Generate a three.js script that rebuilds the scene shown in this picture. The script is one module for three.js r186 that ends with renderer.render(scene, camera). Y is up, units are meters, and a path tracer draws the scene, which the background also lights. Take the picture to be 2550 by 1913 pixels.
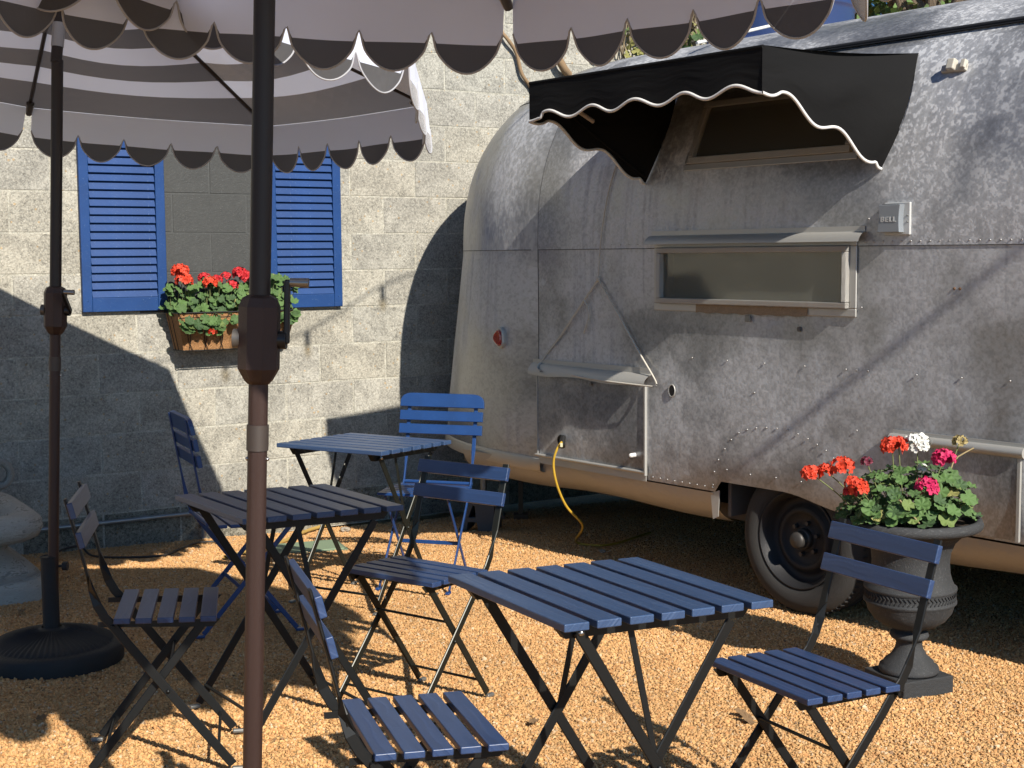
import * as THREE from 'three';
import { Sky } from 'three/addons/objects/Sky.js';
import { RoundedBoxGeometry } from 'three/addons/geometries/RoundedBoxGeometry.js';
import { mergeGeometries, mergeVertices } from 'three/addons/utils/BufferGeometryUtils.js';
import { TextGeometry } from 'three/addons/geometries/TextGeometry.js';
import { FontLoader } from 'three/addons/loaders/FontLoader.js';

// ------------------------------------------------------------------ camera, sky, sun, exposure
const scene = new THREE.Scene();
const CAM = { f: 3537, pitch: 0.091, roll: -0.008, h: 1.478, cx: 1275, cy: 956.5 };
const camera = new THREE.PerspectiveCamera(2 * Math.atan(CAM.cy / CAM.f) * 180 / Math.PI, 4 / 3, 0.05, 400);
camera.rotation.order = 'YXZ';
camera.position.set(0, CAM.h, 0);
camera.rotation.set(-CAM.pitch, 0, CAM.roll);
const SUN_AZ = 28.8 * Math.PI / 180, SUN_EL = 34.5 * Math.PI / 180;
const SUN = new THREE.Vector3(Math.sin(SUN_AZ) * Math.cos(SUN_EL), Math.sin(SUN_EL), Math.cos(SUN_AZ) * Math.cos(SUN_EL));
const sky = new Sky();
sky.name = 'sky'; sky.userData = { kind: 'structure', label: 'clear blue sky above the trees', category: 'sky' };
sky.scale.setScalar(300);
const su = sky.material.uniforms;
su.sunPosition.value.copy(SUN); su.turbidity.value = 2.5; su.rayleigh.value = 1.0; su.mieCoefficient.value = 0.004; su.mieDirectionalG.value = 0.8;
if (su.cloudCoverage) su.cloudCoverage.value = 0;
scene.add(sky);
scene.environmentIntensity = 0.1;
const sun = new THREE.DirectionalLight(0xfff6e9, 5);
sun.name = 'sun'; sun.position.copy(SUN).multiplyScalar(20).add(new THREE.Vector3(0, 0, -5)); sun.target.position.set(0, 0, -5);
sun.castShadow = true; sun.shadow.mapSize.set(4096, 4096); sun.shadow.radius = 1;
Object.assign(sun.shadow.camera, { left: -7, right: 7, top: 7, bottom: -7, near: 1, far: 45 });
scene.add(sun, sun.target);
const renderer = new THREE.WebGLRenderer({ antialias: true });
renderer.toneMapping = THREE.LinearToneMapping;
renderer.toneMappingExposure = 1.72;
renderer.shadowMap.enabled = true; renderer.shadowMap.type = THREE.PCFSoftShadowMap;

// ------------------------------------------------------------------ helpers
const V = (x, y, z) => new THREE.Vector3(x, y, z);
const rng = (seed) => () => { seed |= 0; seed = seed + 0x6D2B79F5 | 0; let t = Math.imul(seed ^ seed >>> 15, 1 | seed); t = t + Math.imul(t ^ t >>> 7, 61 | t) ^ t; return ((t ^ t >>> 14) >>> 0) / 4294967296; };
const lerp = (a, b, t) => a + (b - a) * t, clamp = (x, a = 0, b = 1) => Math.min(b, Math.max(a, x));
const smooth = (a, b, x) => { const t = clamp((x - a) / (b - a)); return t * t * (3 - 2 * t); };
const taken = {};
const numbered = (n) => { taken[n] = (taken[n] ?? -1) + 1; return taken[n] ? n + '_' + String(taken[n]).padStart(3, '0') : n; };
function setup(o) { o.castShadow = true; o.receiveShadow = true; return o; }
function thing(name, label, category, group) {
  const o = new THREE.Group(); o.name = numbered(name); o.userData = { label, category };
  if (group) o.userData.group = group;
  scene.add(o); return o;
}
function part(name, geo, mat, parent, label) {
  const g = Array.isArray(geo) ? merge(geo) : geo;
  const m = setup(new THREE.Mesh(g, mat)); m.name = name; if (label) m.userData.label = label;
  parent.add(m); return m;
}
function solo(name, geo, mat, label, category, group, kind) {
  const m = setup(new THREE.Mesh(Array.isArray(geo) ? merge(geo) : geo, mat)); m.name = numbered(name);
  m.userData = { label, category }; if (group) m.userData.group = group; if (kind) m.userData.kind = kind;
  scene.add(m); return m;
}
function merge(list) {
  const gs = list.map((g) => { let q = g.index ? g.toNonIndexed() : g; const keep = ['position', 'normal', 'uv']; for (const k of Object.keys(q.attributes)) if (!keep.includes(k)) q.deleteAttribute(k); if (!q.attributes.normal) q.computeVertexNormals(); if (!q.attributes.uv) q.setAttribute('uv', new THREE.BufferAttribute(new Float32Array(q.attributes.position.count * 2), 2)); return q; });
  return gs.length === 1 ? gs[0] : mergeGeometries(gs);
}
function mergeC(list) { // keeps vertex colours
  return mergeGeometries(list.map((g) => { const q = g.index ? g.toNonIndexed() : g; for (const k of Object.keys(q.attributes)) if (!['position', 'normal', 'color'].includes(k)) q.deleteAttribute(k); return q; }));
}
const box = (w, h, d, x = 0, y = 0, z = 0) => new THREE.BoxGeometry(w, h, d).translate(x, y, z);
const rbox = (w, h, d, r, x = 0, y = 0, z = 0, seg = 2) => new RoundedBoxGeometry(w, h, d, seg, r).translate(x, y, z);
function between(geo, a, b) { // geo along +y, unit length centred -> from a to b
  const d = b.clone().sub(a), L = d.length();
  return geo.scale(1, L, 1).applyQuaternion(new THREE.Quaternion().setFromUnitVectors(V(0, 1, 0), d.normalize())).translate((a.x + b.x) / 2, (a.y + b.y) / 2, (a.z + b.z) / 2);
}
const rod = (a, b, r, r2 = r, seg = 12) => between(new THREE.CylinderGeometry(r2, r, 1, seg), a, b);
const tube = (pts, r, seg = 40, rs = 8) => new THREE.TubeGeometry(new THREE.CatmullRomCurve3(pts), seg, r, rs);
// a rectangular bar swept through points; wdir(i) gives the direction of the wide side
function bar(pts, w, t, wdirs) {
  const n = pts.length, pos = [], idx = [], uv = [];
  let len = 0;
  for (let i = 0; i < n; i++) {
    const tan = pts[Math.min(i + 1, n - 1)].clone().sub(pts[Math.max(i - 1, 0)]).normalize();
    if (i) len += pts[i].distanceTo(pts[i - 1]);
    let wd = (Array.isArray(wdirs) ? wdirs[i] : wdirs).clone(); wd.addScaledVector(tan, -wd.dot(tan)).normalize();
    const nd = tan.clone().cross(wd).normalize();
    const c = t * 0.3; // chamfer
    const prof = [[-w / 2 + c, -t / 2], [w / 2 - c, -t / 2], [w / 2, -t / 2 + c], [w / 2, t / 2 - c], [w / 2 - c, t / 2], [-w / 2 + c, t / 2], [-w / 2, t / 2 - c], [-w / 2, -t / 2 + c]];
    for (const [a, b] of prof) { const p = pts[i].clone().addScaledVector(wd, a).addScaledVector(nd, b); pos.push(p.x, p.y, p.z); uv.push(a, len); }
  }
  for (let i = 0; i < n - 1; i++) for (let j = 0; j < 8; j++) { const a = i * 8 + j, b = i * 8 + (j + 1) % 8; idx.push(a, b, a + 8, b, b + 8, a + 8); }
  for (let j = 1; j < 7; j++) { idx.push(0, j + 1, j); const o = (n - 1) * 8; idx.push(o, o + j, o + j + 1); }
  const g = new THREE.BufferGeometry();
  g.setAttribute('position', new THREE.Float32BufferAttribute(pos, 3)); g.setAttribute('uv', new THREE.Float32BufferAttribute(uv, 2)); g.setIndex(idx);
  const q = g.toNonIndexed(); q.computeVertexNormals(); return q;
}
function grid(nu, nv, fn, uvf) { // surface fn(u,v)->[x,y,z]
  const pos = [], uv = [], idx = [];
  for (let j = 0; j <= nv; j++) for (let i = 0; i <= nu; i++) { const p = fn(i / nu, j / nv); pos.push(p[0], p[1], p[2]); const q = uvf ? uvf(i / nu, j / nv, p) : [i / nu, j / nv]; uv.push(q[0], q[1]); }
  for (let j = 0; j < nv; j++) for (let i = 0; i < nu; i++) { const a = j * (nu + 1) + i, b = a + 1, c = a + nu + 1, d = c + 1; idx.push(a, b, d, a, d, c); }
  const g = new THREE.BufferGeometry(); g.setAttribute('position', new THREE.Float32BufferAttribute(pos, 3)); g.setAttribute('uv', new THREE.Float32BufferAttribute(uv, 2)); g.setIndex(idx); g.computeVertexNormals(); return g;
}
// photo pixel -> direction; the distance then comes from the ground, the wall or the trailer side that the thing touches
function ray(u, v) {
  const c = Math.cos(-CAM.roll), s = Math.sin(-CAM.roll), du = u - CAM.cx, dv = v - CAM.cy, a = (du * c - dv * s) / CAM.f, b = -(du * s + dv * c) / CAM.f;
  const cp = Math.cos(CAM.pitch), sp = Math.sin(CAM.pitch);
  return V(a, b * cp - sp, -(b * sp + cp));
}
const EYE = V(0, CAM.h, 0), TX = -0.02, TZ = 0.021;
const WA = 0.569, WD = V(Math.cos(WA), 0, -Math.sin(WA)), WN = V(Math.sin(WA), 0, Math.cos(WA)), W0 = V(0, 0, -9.1);
const wallDist = (x, z) => (x - W0.x) * WN.x + (z - W0.z) * WN.z;
const planeY = (x, z) => TX * clamp(x, -5, 5) + TZ * (clamp(z, -10, 1) + 4);
const groundY = (x, z) => planeY(x, z) - 0.07 * (1 - smooth(0, 1.1, wallDist(x, z)));
function onGround(u, v, off = 0) { const d = ray(u, v); let t = 1; for (let i = 0; i < 40; i++) { const y = groundY(d.x * t, d.z * t) + off; t = (y - CAM.h) / d.y; } return EYE.clone().addScaledVector(d, t); }
function onWall(u, v, off = 0) { const d = ray(u, v), p = W0.clone().addScaledVector(WN, off), t = p.sub(EYE).dot(WN) / d.dot(WN); const q = EYE.clone().addScaledVector(d, t); return { s: q.clone().sub(W0).dot(WD), y: q.y, p: q }; }
const TILT = new THREE.Quaternion().setFromUnitVectors(V(0, 1, 0), V(-TX, 1, -TZ).normalize());
function stand(o, x, z, yaw) { o.position.set(x, groundY(x, z), z); o.quaternion.copy(TILT).multiply(new THREE.Quaternion().setFromAxisAngle(V(0, 1, 0), yaw)); return o; }

// ------------------------------------------------------------------ procedural textures
function vnoise(N, cells, seed) { // tileable smooth value noise, 0..1
  const r = rng(seed), L = new Float32Array(cells * cells).map(() => r()), out = new Float32Array(N * N), k = cells / N;
  const xi = new Int32Array(N), xf = new Float32Array(N);
  for (let i = 0; i < N; i++) { const x = i * k; xi[i] = Math.floor(x); const t = x - xi[i]; xf[i] = t * t * (3 - 2 * t); }
  for (let j = 0; j < N; j++) { const y0 = xi[j] * cells, y1 = ((xi[j] + 1) % cells) * cells, fy = xf[j];
    for (let i = 0; i < N; i++) { const a = xi[i], b = (a + 1) % cells, fx = xf[i]; const p = L[y0 + a] + (L[y0 + b] - L[y0 + a]) * fx, q = L[y1 + a] + (L[y1 + b] - L[y1 + a]) * fx; out[j * N + i] = p + (q - p) * fy; } }
  return out;
}
function fbm(N, cells, oct, seed, gain = 0.55) { const o = new Float32Array(N * N); let a = 1, s = 0; for (let k = 0; k < oct && cells <= N; k++) { const n = vnoise(N, cells, seed + k * 17); for (let i = 0; i < o.length; i++) o[i] += a * n[i]; s += a; a *= gain; cells *= 2; } for (let i = 0; i < o.length; i++) o[i] /= s; return o; }
function worley(N, cells, seed) { // distance to nearest, id of nearest
  const r = rng(seed), px = new Float32Array(cells * cells), py = px.slice(), id = px.slice();
  for (let i = 0; i < px.length; i++) { px[i] = r(); py[i] = r(); id[i] = r(); }
  const d1 = new Float32Array(N * N), d2 = d1.slice(), ids = d1.slice();
  for (let j = 0; j < N; j++) for (let i = 0; i < N; i++) {
    const x = i / N * cells, y = j / N * cells, cx = Math.floor(x), cy = Math.floor(y); let a = 9, b = 9, w = 0;
    for (let q = -1; q <= 1; q++) for (let p = -1; p <= 1; p++) { const X = cx + p, Y = cy + q, k = ((Y + cells) % cells) * cells + (X + cells) % cells, dx = X + px[k] - x, dy = Y + py[k] - y, d = dx * dx + dy * dy; if (d < a) { b = a; a = d; w = id[k]; } else if (d < b) b = d; }
    const o = j * N + i; d1[o] = Math.sqrt(a); d2[o] = Math.sqrt(b); ids[o] = w;
  }
  return { d1, d2, ids };
}
function colorTex(N, fn, M = N) { // fn(i) -> [r,g,b] in 0..1 linear
  const data = new Uint8Array(N * M * 4);
  const enc = (c) => { c = clamp(c); return 255 * (c <= 0.0031308 ? 12.92 * c : 1.055 * Math.pow(c, 1 / 2.4) - 0.055); };
  for (let i = 0; i < N * M; i++) { const c = fn(i); data[i * 4] = enc(c[0]); data[i * 4 + 1] = enc(c[1]); data[i * 4 + 2] = enc(c[2]); data[i * 4 + 3] = 255; }
  const t = new THREE.DataTexture(data, N, M); t.colorSpace = THREE.SRGBColorSpace; return fin(t);
}
function grayTex(N, fn) { const data = new Uint8Array(N * N * 4); for (let i = 0; i < N * N; i++) { const c = 255 * clamp(fn(i)); data[i * 4] = data[i * 4 + 1] = data[i * 4 + 2] = c; data[i * 4 + 3] = 255; } return fin(new THREE.DataTexture(data, N, N)); }
function fin(t) { t.wrapS = t.wrapT = THREE.RepeatWrapping; t.magFilter = THREE.LinearFilter; t.minFilter = THREE.LinearMipmapLinearFilter; t.generateMipmaps = true; t.anisotropy = 8; t.needsUpdate = true; return t; }
const rep = (t, rx, ry = rx) => { const c = t.clone(); c.repeat.set(rx, ry); c.needsUpdate = true; return c; };
const ALB = 0.7;      // all base colours below are written for a brighter white point; this brings them to real-world reflectances
const real = (m) => { if (!(m.transmission > 0.6)) m.color.multiplyScalar(ALB); return m; };
const std = (o) => real(new THREE.MeshStandardMaterial(o));
const phys = (o) => real(new THREE.MeshPhysicalMaterial(o));
const rgb = (r, g, b) => new THREE.Color().setRGB(r, g, b);

const N1 = 1024;
const nA = fbm(N1, 8, 6, 11), nB = fbm(N1, 64, 4, 22), nC = fbm(N1, 256, 2, 33), nD = fbm(N1, 4, 4, 44), nE = fbm(N1, 128, 3, 55);
// ------------------------------------------------------------------ ground
{
  const w = worley(N1, 110, 5), w2 = worley(N1, 60, 6);
  const gcol = colorTex(N1, (i) => { const edge = clamp((w.d2[i] - w.d1[i]) * 3), id = w.ids[i], id2 = w2.ids[i], l = 0.5 + 0.5 * edge, d = 0.8 + 0.4 * nA[i];
    const warm = 0.5 + 0.5 * id2; const c = [0.72 + 0.16 * id, 0.41 + 0.13 * id, 0.155 + 0.08 * id * warm]; return c.map((x) => x * l * d); });
  const gb = grayTex(N1, (i) => clamp(Math.min(1, (w.d2[i] - w.d1[i]) * 1.6) * (0.5 + 0.5 * w.ids[i])));
  const rp = 1 / 1.3;
  const m = std({ map: rep(gcol, rp), bumpMap: rep(gb, rp), bumpScale: 0.008, roughness: 0.95 });
  // fine mesh around the courtyard, coarse sheet out to the horizon
  const xs = [], zs = [];
  const seq = (a, b, n, arr) => { for (let i = 0; i < n; i++) arr.push(a + (b - a) * i / n); };
  seq(-120, -6, 10, xs); seq(-6, 6, 80, xs); seq(6, 121, 11, xs); xs.push(121);
  seq(-120, -12, 10, zs); seq(-12, 2, 94, zs); seq(2, 40, 6, zs); zs.push(40);
  const bumpN = (x, z) => { const i = ((Math.floor((x + 50) * 60) % N1) + N1) % N1, j = ((Math.floor((z + 50) * 60) % N1) + N1) % N1; return (nA[j * N1 + i] - 0.5) * 0.02; };
  const pos = [], uv = [], idx = [], nx = xs.length;
  for (const z of zs) for (const x of xs) { const inn = Math.abs(x) < 5 && z > -11 && z < 1; pos.push(x, groundY(x, z) - 0.006 + (inn ? bumpN(x, z) : 0), z); uv.push(x, z); }
  for (let j = 0; j < zs.length - 1; j++) for (let i = 0; i < nx - 1; i++) { const a = j * nx + i; idx.push(a, a + nx, a + 1, a + 1, a + nx, a + nx + 1); }
  const g = new THREE.BufferGeometry(); g.setAttribute('position', new THREE.Float32BufferAttribute(pos, 3)); g.setAttribute('uv', new THREE.Float32BufferAttribute(uv, 2)); g.setIndex(idx); g.computeVertexNormals();
  const gm = solo('ground', g, m, 'tan gravel courtyard floor', 'ground', null, 'structure'); gm.castShadow = false;

  // loose stones: nobody could count them
  const r = rng(77), base = new THREE.IcosahedronGeometry(1, 0); { const p = base.attributes.position, seen = {}; for (let i = 0; i < p.count; i++) { const k = [p.getX(i), p.getY(i), p.getZ(i)].map((q) => q.toFixed(3)).join(); const s = seen[k] ??= 0.75 + 0.5 * r(); p.setXYZ(i, p.getX(i) * s, p.getY(i) * s, p.getZ(i) * s); } base.computeVertexNormals(); }
  const COUNT = 520000, im = new THREE.InstancedMesh(base, std({ roughness: 0.9 }), COUNT);
  im.name = 'gravel'; im.userData = { kind: 'stuff', label: 'loose tan and orange gravel stones over the courtyard', category: 'gravel' };
  const M = new THREE.Matrix4(), Q = new THREE.Quaternion(), E = new THREE.Euler(), col = new THREE.Color();
  let n = 0;
  while (n < COUNT) {
    const near = r() < 0.22, x = -4.6 + 9.2 * r(), z = near ? -3.4 + 2.2 * r() : -9.6 + 6.2 * r();
    const wd = wallDist(x, z); if (wd < -0.02) continue;
    if (Math.abs(x) > 0.5 * -z + 1.0) continue;              // wider than the view needs
    if (z < -7.2 && r() < 0.25) continue;
    const big = r(), s = 0.0027 + 0.003 * r() + (big > 0.985 ? 0.005 * r() : 0);
    E.set(r() * 6.3, r() * 6.3, r() * 6.3); Q.setFromEuler(E);
    M.compose(V(x, groundY(x, z) + bumpN(x, z) - 0.006 + s * (0.1 + 0.55 * r()), z), Q, V(s * (0.8 + 0.6 * r()), s * (0.55 + 0.4 * r()), s * (0.8 + 0.6 * r())));
    im.setMatrixAt(n, M);
    const pi = ((Math.floor((x + 50) * 160) % N1) + N1) % N1, pj = ((Math.floor((z + 50) * 160) % N1) + N1) % N1, t = r(), b = (0.82 + 0.36 * r()) * (0.72 + 0.56 * nA[pj * N1 + pi]);
    if (t < 0.7) col.setRGB(0.66 * b, 0.375 * b, 0.15 * b); else if (t < 0.82) col.setRGB(0.66 * b, 0.42 * b, 0.2 * b); else if (t < 0.94) col.setRGB(0.52 * b, 0.26 * b, 0.095 * b); else if (t < 0.985) col.setRGB(0.64 * b, 0.48 * b, 0.3 * b); else col.setRGB(0.25 * b, 0.15 * b, 0.08 * b);
    im.setColorAt(n, col); n++;
  }
  setup(im); scene.add(im);
}

// ------------------------------------------------------------------ block wall with the painted mock window
const CH = 0.2184, Y0 = 2.047, S0 = -3.313;           // course height, height of joint 0, first vertical joint
{
  const wall = thing('block_wall', 'weathered grey concrete block wall behind the tables', 'wall');
  wall.position.copy(W0); wall.rotation.y = WA;
  const wv = worley(N1, 150, 9), wb = worley(N1, 60, 10), wg = worley(N1, 26, 12);
  const colf = (paint) => (i) => {
    if (paint) { const v = 0.045 + 0.02 * (nB[i] - 0.5) + 0.012 * (nA[i] - 0.5); const sc = nC[i] > 0.72 ? 0.03 : 0; return [v + sc, v * 1.06 + sc, v * 1.0 + sc]; }
    const blot = smooth(0.36, 0.66, nA[i]), spk = nE[i], fine = nC[i];
    let v = 0.265 + 0.17 * smooth(0.33, 0.62, spk * 0.62 + fine * 0.38) + 0.10 * blot;
    const st = wb.ids[i] > 0.8 && wb.d1[i] < 0.2 + 0.2 * nB[i] ? 1 : 0;         // pale stones in the mix
    const dk = smooth(0.60, 0.68, fine * 0.6 + nB[i] * 0.4);                        // pits
    v = v * (1 - 0.5 * dk) + st * 0.09;
    const rust = wg.ids[i] > 0.9 && wg.d1[i] < 0.17 * (0.6 + 0.8 * nB[i]) ? 1 : 0;
    const c = [v, v * 0.965, v * 0.83]; if (rust) { c[0] *= 1.08; c[1] *= 0.86; c[2] *= 0.62; }
    return c;
  };
  const cMap = colorTex(N1, colf(false)), pMap = colorTex(N1, colf(true));
  const bMap = grayTex(N1, (i) => 0.25 + 0.5 * nC[i] * nE[i] * 2 - 0.5 * smooth(0.58, 0.68, nC[i] * 0.6 + nB[i] * 0.4));
  const rp = 1 / 0.9;
  const tints = [[1, 1, 1], [0.96, 0.96, 0.96], [1.04, 1.03, 1.0], [1.0, 0.985, 0.95], [0.93, 0.935, 0.935]].map(([a, b, c]) => std({ map: rep(cMap, rp), bumpMap: rep(bMap, rp), bumpScale: 0.0032, roughness: 0.95, color: rgb(a, b, c) }));
  const mossMap = colorTex(N1, (i) => { const c = colf(false)(i), k = 0.75 * smooth(0.4, 0.68, nA[i] * 0.4 + nB[i] * 0.3 + nC[i] * 0.3); return [lerp(c[0], 0.05, k), lerp(c[1], 0.052, k), lerp(c[2], 0.036, k)]; });
  const mossy = std({ map: rep(mossMap, rp), bumpMap: rep(bMap, rp), bumpScale: 0.006, roughness: 0.97, color: rgb(0.8, 0.78, 0.72) });
  const painted = std({ map: rep(pMap, rp), bumpMap: rep(bMap, rp), bumpScale: 0.0018, roughness: 0.7 });
  const mortar = std({ map: rep(cMap, rp * 1.7), bumpMap: rep(bMap, rp), bumpScale: 0.003, roughness: 0.95, color: rgb(1.18, 1.18, 1.15) });
  const mortarP = std({ map: rep(pMap, rp), roughness: 0.6, color: rgb(1.15, 1.15, 1.15) });
  const J = 0.006, DEP = 0.19;
  const r = rng(3);
  // block: front at z=0 with a worn chamfer, back at -DEP
  function blockGeo(w, h, ou, ov) {
    const c = 0.003, k = () => (r() - 0.5) * 0.003, f = (r() - 0.5) * 0.0025, o = [[-w / 2, -h / 2], [w / 2, -h / 2], [w / 2, h / 2], [-w / 2, h / 2]].map(([a, b]) => [a + k(), b + k()]);
    const inn = o.map(([a, b]) => [a - Math.sign(a) * c * (0.7 + r()), b - Math.sign(b) * c * (0.7 + r()), f]), P = [], U = [];
    const tri = (...p) => p.forEach(([x, y, z]) => { P.push(x, y, z); U.push(x + ou + z, y + ov + z); });
    const O = o.map(([a, b]) => [a, b, -0.007]), B = o.map(([a, b]) => [a, b, -DEP]);
    tri(inn[0], inn[1], inn[2], inn[0], inn[2], inn[3]); // front face
    for (let i = 0; i < 4; i++) { const j = (i + 1) % 4; tri(O[i], O[j], inn[j], O[i], inn[j], inn[i]); tri(B[i], B[j], O[j], B[i], O[j], O[i]); }
    const g = new THREE.BufferGeometry(); g.setAttribute('position', new THREE.Float32BufferAttribute(P, 3)); g.setAttribute('uv', new THREE.Float32BufferAttribute(U, 2)); g.computeVertexNormals(); return g;
  }
  const full = Array.from({ length: 30 }, () => blockGeo(2 * CH - J, CH - J, r() * 0.9, r() * 0.9));
  const sL = -2.42, sR = -1.5, sEnd = 1.62, kTop = -6, kBot = 9;
  for (let k = kTop; k <= kBot; k++) {
    const yc = Y0 - (k + 0.5) * CH, odd = ((k % 2) + 2) % 2;
    for (let i = -4 + odd; ; i += 2) {
      let a = S0 + i * CH, b = a + 2 * CH; if (a > sEnd - 0.06) break; b = Math.min(b, sEnd);
      const cuts = [a, b]; const win = k >= -1 && k <= 3;
      if (win) for (const s of [sL, sR]) if (s > a + 0.02 && s < b - 0.02) cuts.splice(1, 0, s);
      cuts.sort((p, q) => p - q);
      for (let c = 0; c < cuts.length - 1; c++) {
        const p = cuts[c], q = cuts[c + 1], mid = (p + q) / 2, isP = win && mid > sL && mid < sR;
        const whole = Math.abs(q - p - 2 * CH) < 1e-6;
        const g = whole ? full[Math.floor(r() * full.length)] : blockGeo(q - p - J, CH - J, r(), r());
        const m = part(isP ? 'painted_block' : 'block', g, isP ? painted : k === 9 && r() < 0.9 ? mossy : tints[Math.floor(r() * tints.length)], wall);
        m.position.set(mid, yc, (r() - 0.5) * 0.002);
      }
    }
  }
  { // the wall goes on past the frame
    const far = []; for (let k = kTop; k <= kBot; k++) for (let i = -22 + (((k % 2) + 2) % 2); i < -4; i += 2) far.push(full[Math.floor(r() * full.length)].clone().translate(S0 + (i + 1) * CH, Y0 - (k + 0.5) * CH, 0));
    const m = part('further_blocks', far, tints[0], wall); m.userData.kind = 'stuff';
  }
  const s0 = S0 - 22 * CH, top = Y0 - kTop * CH, bot = Y0 - (kBot + 1) * CH;
  const bed = (x0, x1, y0, y1, z) => { const g = box(x1 - x0, y1 - y0, 0.16, (x0 + x1) / 2, (y0 + y1) / 2, z - 0.08); const u = g.attributes.uv, p = g.attributes.position; for (let i = 0; i < u.count; i++) u.setXY(i, p.getX(i), p.getY(i)); return g; };
  part('mortar', bed(s0, sEnd - 0.006, bot, top, -0.0026), mortar, wall);
  part('painted_mortar', bed(sL, sR, Y0 - 4 * CH, Y0 + CH, -0.002), mortarP, wall);
}

// ------------------------------------------------------------------ shutters
const paintB = fbm(512, 6, 5, 91), paintF = fbm(512, 128, 2, 92);
const chipMap = colorTex(512, (i) => { const k = paintF[i] > 0.86 ? 1 : 0, d = 0.85 + 0.3 * paintB[i]; return k ? [0.14, 0.2, 0.34] : [0.009 * d, 0.052 * d, 0.19 * d]; });
const shutterBlue = phys({ map: rep(chipMap, 2.2), roughness: 0.55, specularIntensity: 0.5, bumpMap: rep(grayTex(512, (i) => paintB[i]), 3), bumpScale: 0.0012, clearcoat: 0.08, clearcoatRoughness: 0.3 });
const shutterDark = std({ color: rgb(0.1, 0.11, 0.13), roughness: 0.8 });
function shutter(s0, s1, y0, y1, label) {
  const t = thing('window_shutter', label, 'shutter', 'blue shutters of the mock window'); t.position.copy(W0).addScaledVector(WD, (s0 + s1) / 2); t.position.y = y0; t.rotation.y = WA;
  t.position.addScaledVector(WN, 0.006);
  const w = s1 - s0, h = y1 - y0, st = 0.052, D = 0.028;
  const uvm = (g) => { const u = g.attributes.uv, p = g.attributes.position; for (let i = 0; i < u.count; i++) u.setXY(i, p.getX(i) * 0.7 + s0, p.getY(i) * 0.7); return g; };
  for (const sg of [-1, 1]) part('stile', uvm(rbox(st, h, D, 0.004, sg * (w / 2 - st / 2), h / 2, D / 2)), shutterBlue, t);
  const bot = 0.075, top = 0.075, iw = w - 2 * st - 0.001;
  part('rail', uvm(rbox(iw, bot, D - 0.003, 0.003, 0, bot / 2, D / 2)), shutterBlue, t);
  part('rail', uvm(rbox(iw, top, D - 0.003, 0.003, 0, h - top / 2, D / 2)), shutterBlue, t);
  part('backing', box(iw, h - bot - top, 0.004, 0, h / 2, 0.003), shutterDark, t);
  const n = 18, p = (h - bot - top) / n, sg = uvm(rbox(iw - 0.002, 0.049, 0.007, 0.0025));
  for (let i = 0; i < n; i++) { const m = part('slat', sg, shutterBlue, t); m.position.set(0, bot + (i + 0.5) * p, D / 2); m.rotation.x = -0.42 + (((i * 37) % 7) - 3) * 0.006; }
  for (const a of [-1, 1]) for (const b of [0.06, h - 0.06]) part('screw', new THREE.SphereGeometry(0.004, 8, 6).scale(1, 1, 0.4).translate(a * (w / 2 - st / 2), b, D + 0.0005), shutterBlue, t);
  return t;
}
shutter(-2.738, -2.272, 1.187, 2.14, 'blue louvred shutter behind the thin umbrella pole with no flowers under it');
shutter(-1.668, -1.206, 1.180, 2.13, 'blue louvred shutter beside the bare wall, partly behind the brown pole');
// ------------------------------------------------------------------ folding furniture
const woodN = (() => { const N = 512, a = vnoise(N, 64, 201), b = fbm(N, 8, 5, 202), out = new Float32Array(N * N); for (let j = 0; j < N; j++) for (let i = 0; i < N; i++) { const jj = (j + Math.floor(b[j * N + i] * 26)) % N; out[j * N + i] = 0.6 * a[jj * N + (i >> 4)] + 0.4 * b[jj * N + (i >> 2)]; } return out; })();
const woodFine = fbm(512, 128, 2, 207);
function paintedWood(c, worn, rough, k = 1) { // grain runs along u
  return phys({ map: rep(colorTex(512, (i) => { const g = 0.8 + 0.4 * woodN[i], wr = worn * smooth(0.56, 0.8, woodN[i] * 0.55 + woodFine[i] * 0.45); return [lerp(c[0] * g, 0.24, wr), lerp(c[1] * g, 0.31, wr), lerp(c[2] * g, 0.42, wr)]; }), 1.4 * k, 2.5), bumpMap: rep(grayTex(512, (i) => woodN[i]), 1.4 * k, 2.5), bumpScale: 0.0011, roughness: rough, clearcoat: 0.25, clearcoatRoughness: 0.38 });
}
const tableWood = [paintedWood([0.038, 0.080, 0.176], 0.23, 0.42), paintedWood([0.035, 0.074, 0.166], 0.18, 0.45, 1.3)];
const chairWood = [paintedWood([0.024, 0.056, 0.150], 0.1, 0.42), paintedWood([0.027, 0.060, 0.154], 0.13, 0.42, 1.2)];
const blackSteel = std({ color: rgb(0.010, 0.011, 0.011), roughness: 0.45, metalness: 0.35 });
const oliveSteel = std({ color: rgb(0.026, 0.028, 0.022), roughness: 0.38, metalness: 0.5 });
const zinc = std({ color: rgb(0.30, 0.30, 0.28), roughness: 0.5, metalness: 0.7 });
const blueSteel = phys({ map: rep(chipMap, 3), roughness: 0.4, clearcoat: 0.2, clearcoatRoughness: 0.35 });
const shinySteel = std({ color: rgb(0.6, 0.6, 0.6), roughness: 0.25, metalness: 1 });
const uvBox = (g, ou = 0, ov = 0, ax = 'x') => { const u = g.attributes.uv, p = g.attributes.position; for (let i = 0; i < u.count; i++) u.setXY(i, (ax === 'x' ? p.getX(i) : p.getZ(i)) + ou, (ax === 'x' ? p.getZ(i) : p.getX(i)) + p.getY(i) + ov); return g; };
const X1 = V(1, 0, 0), Z1 = V(0, 0, 1);

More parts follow.
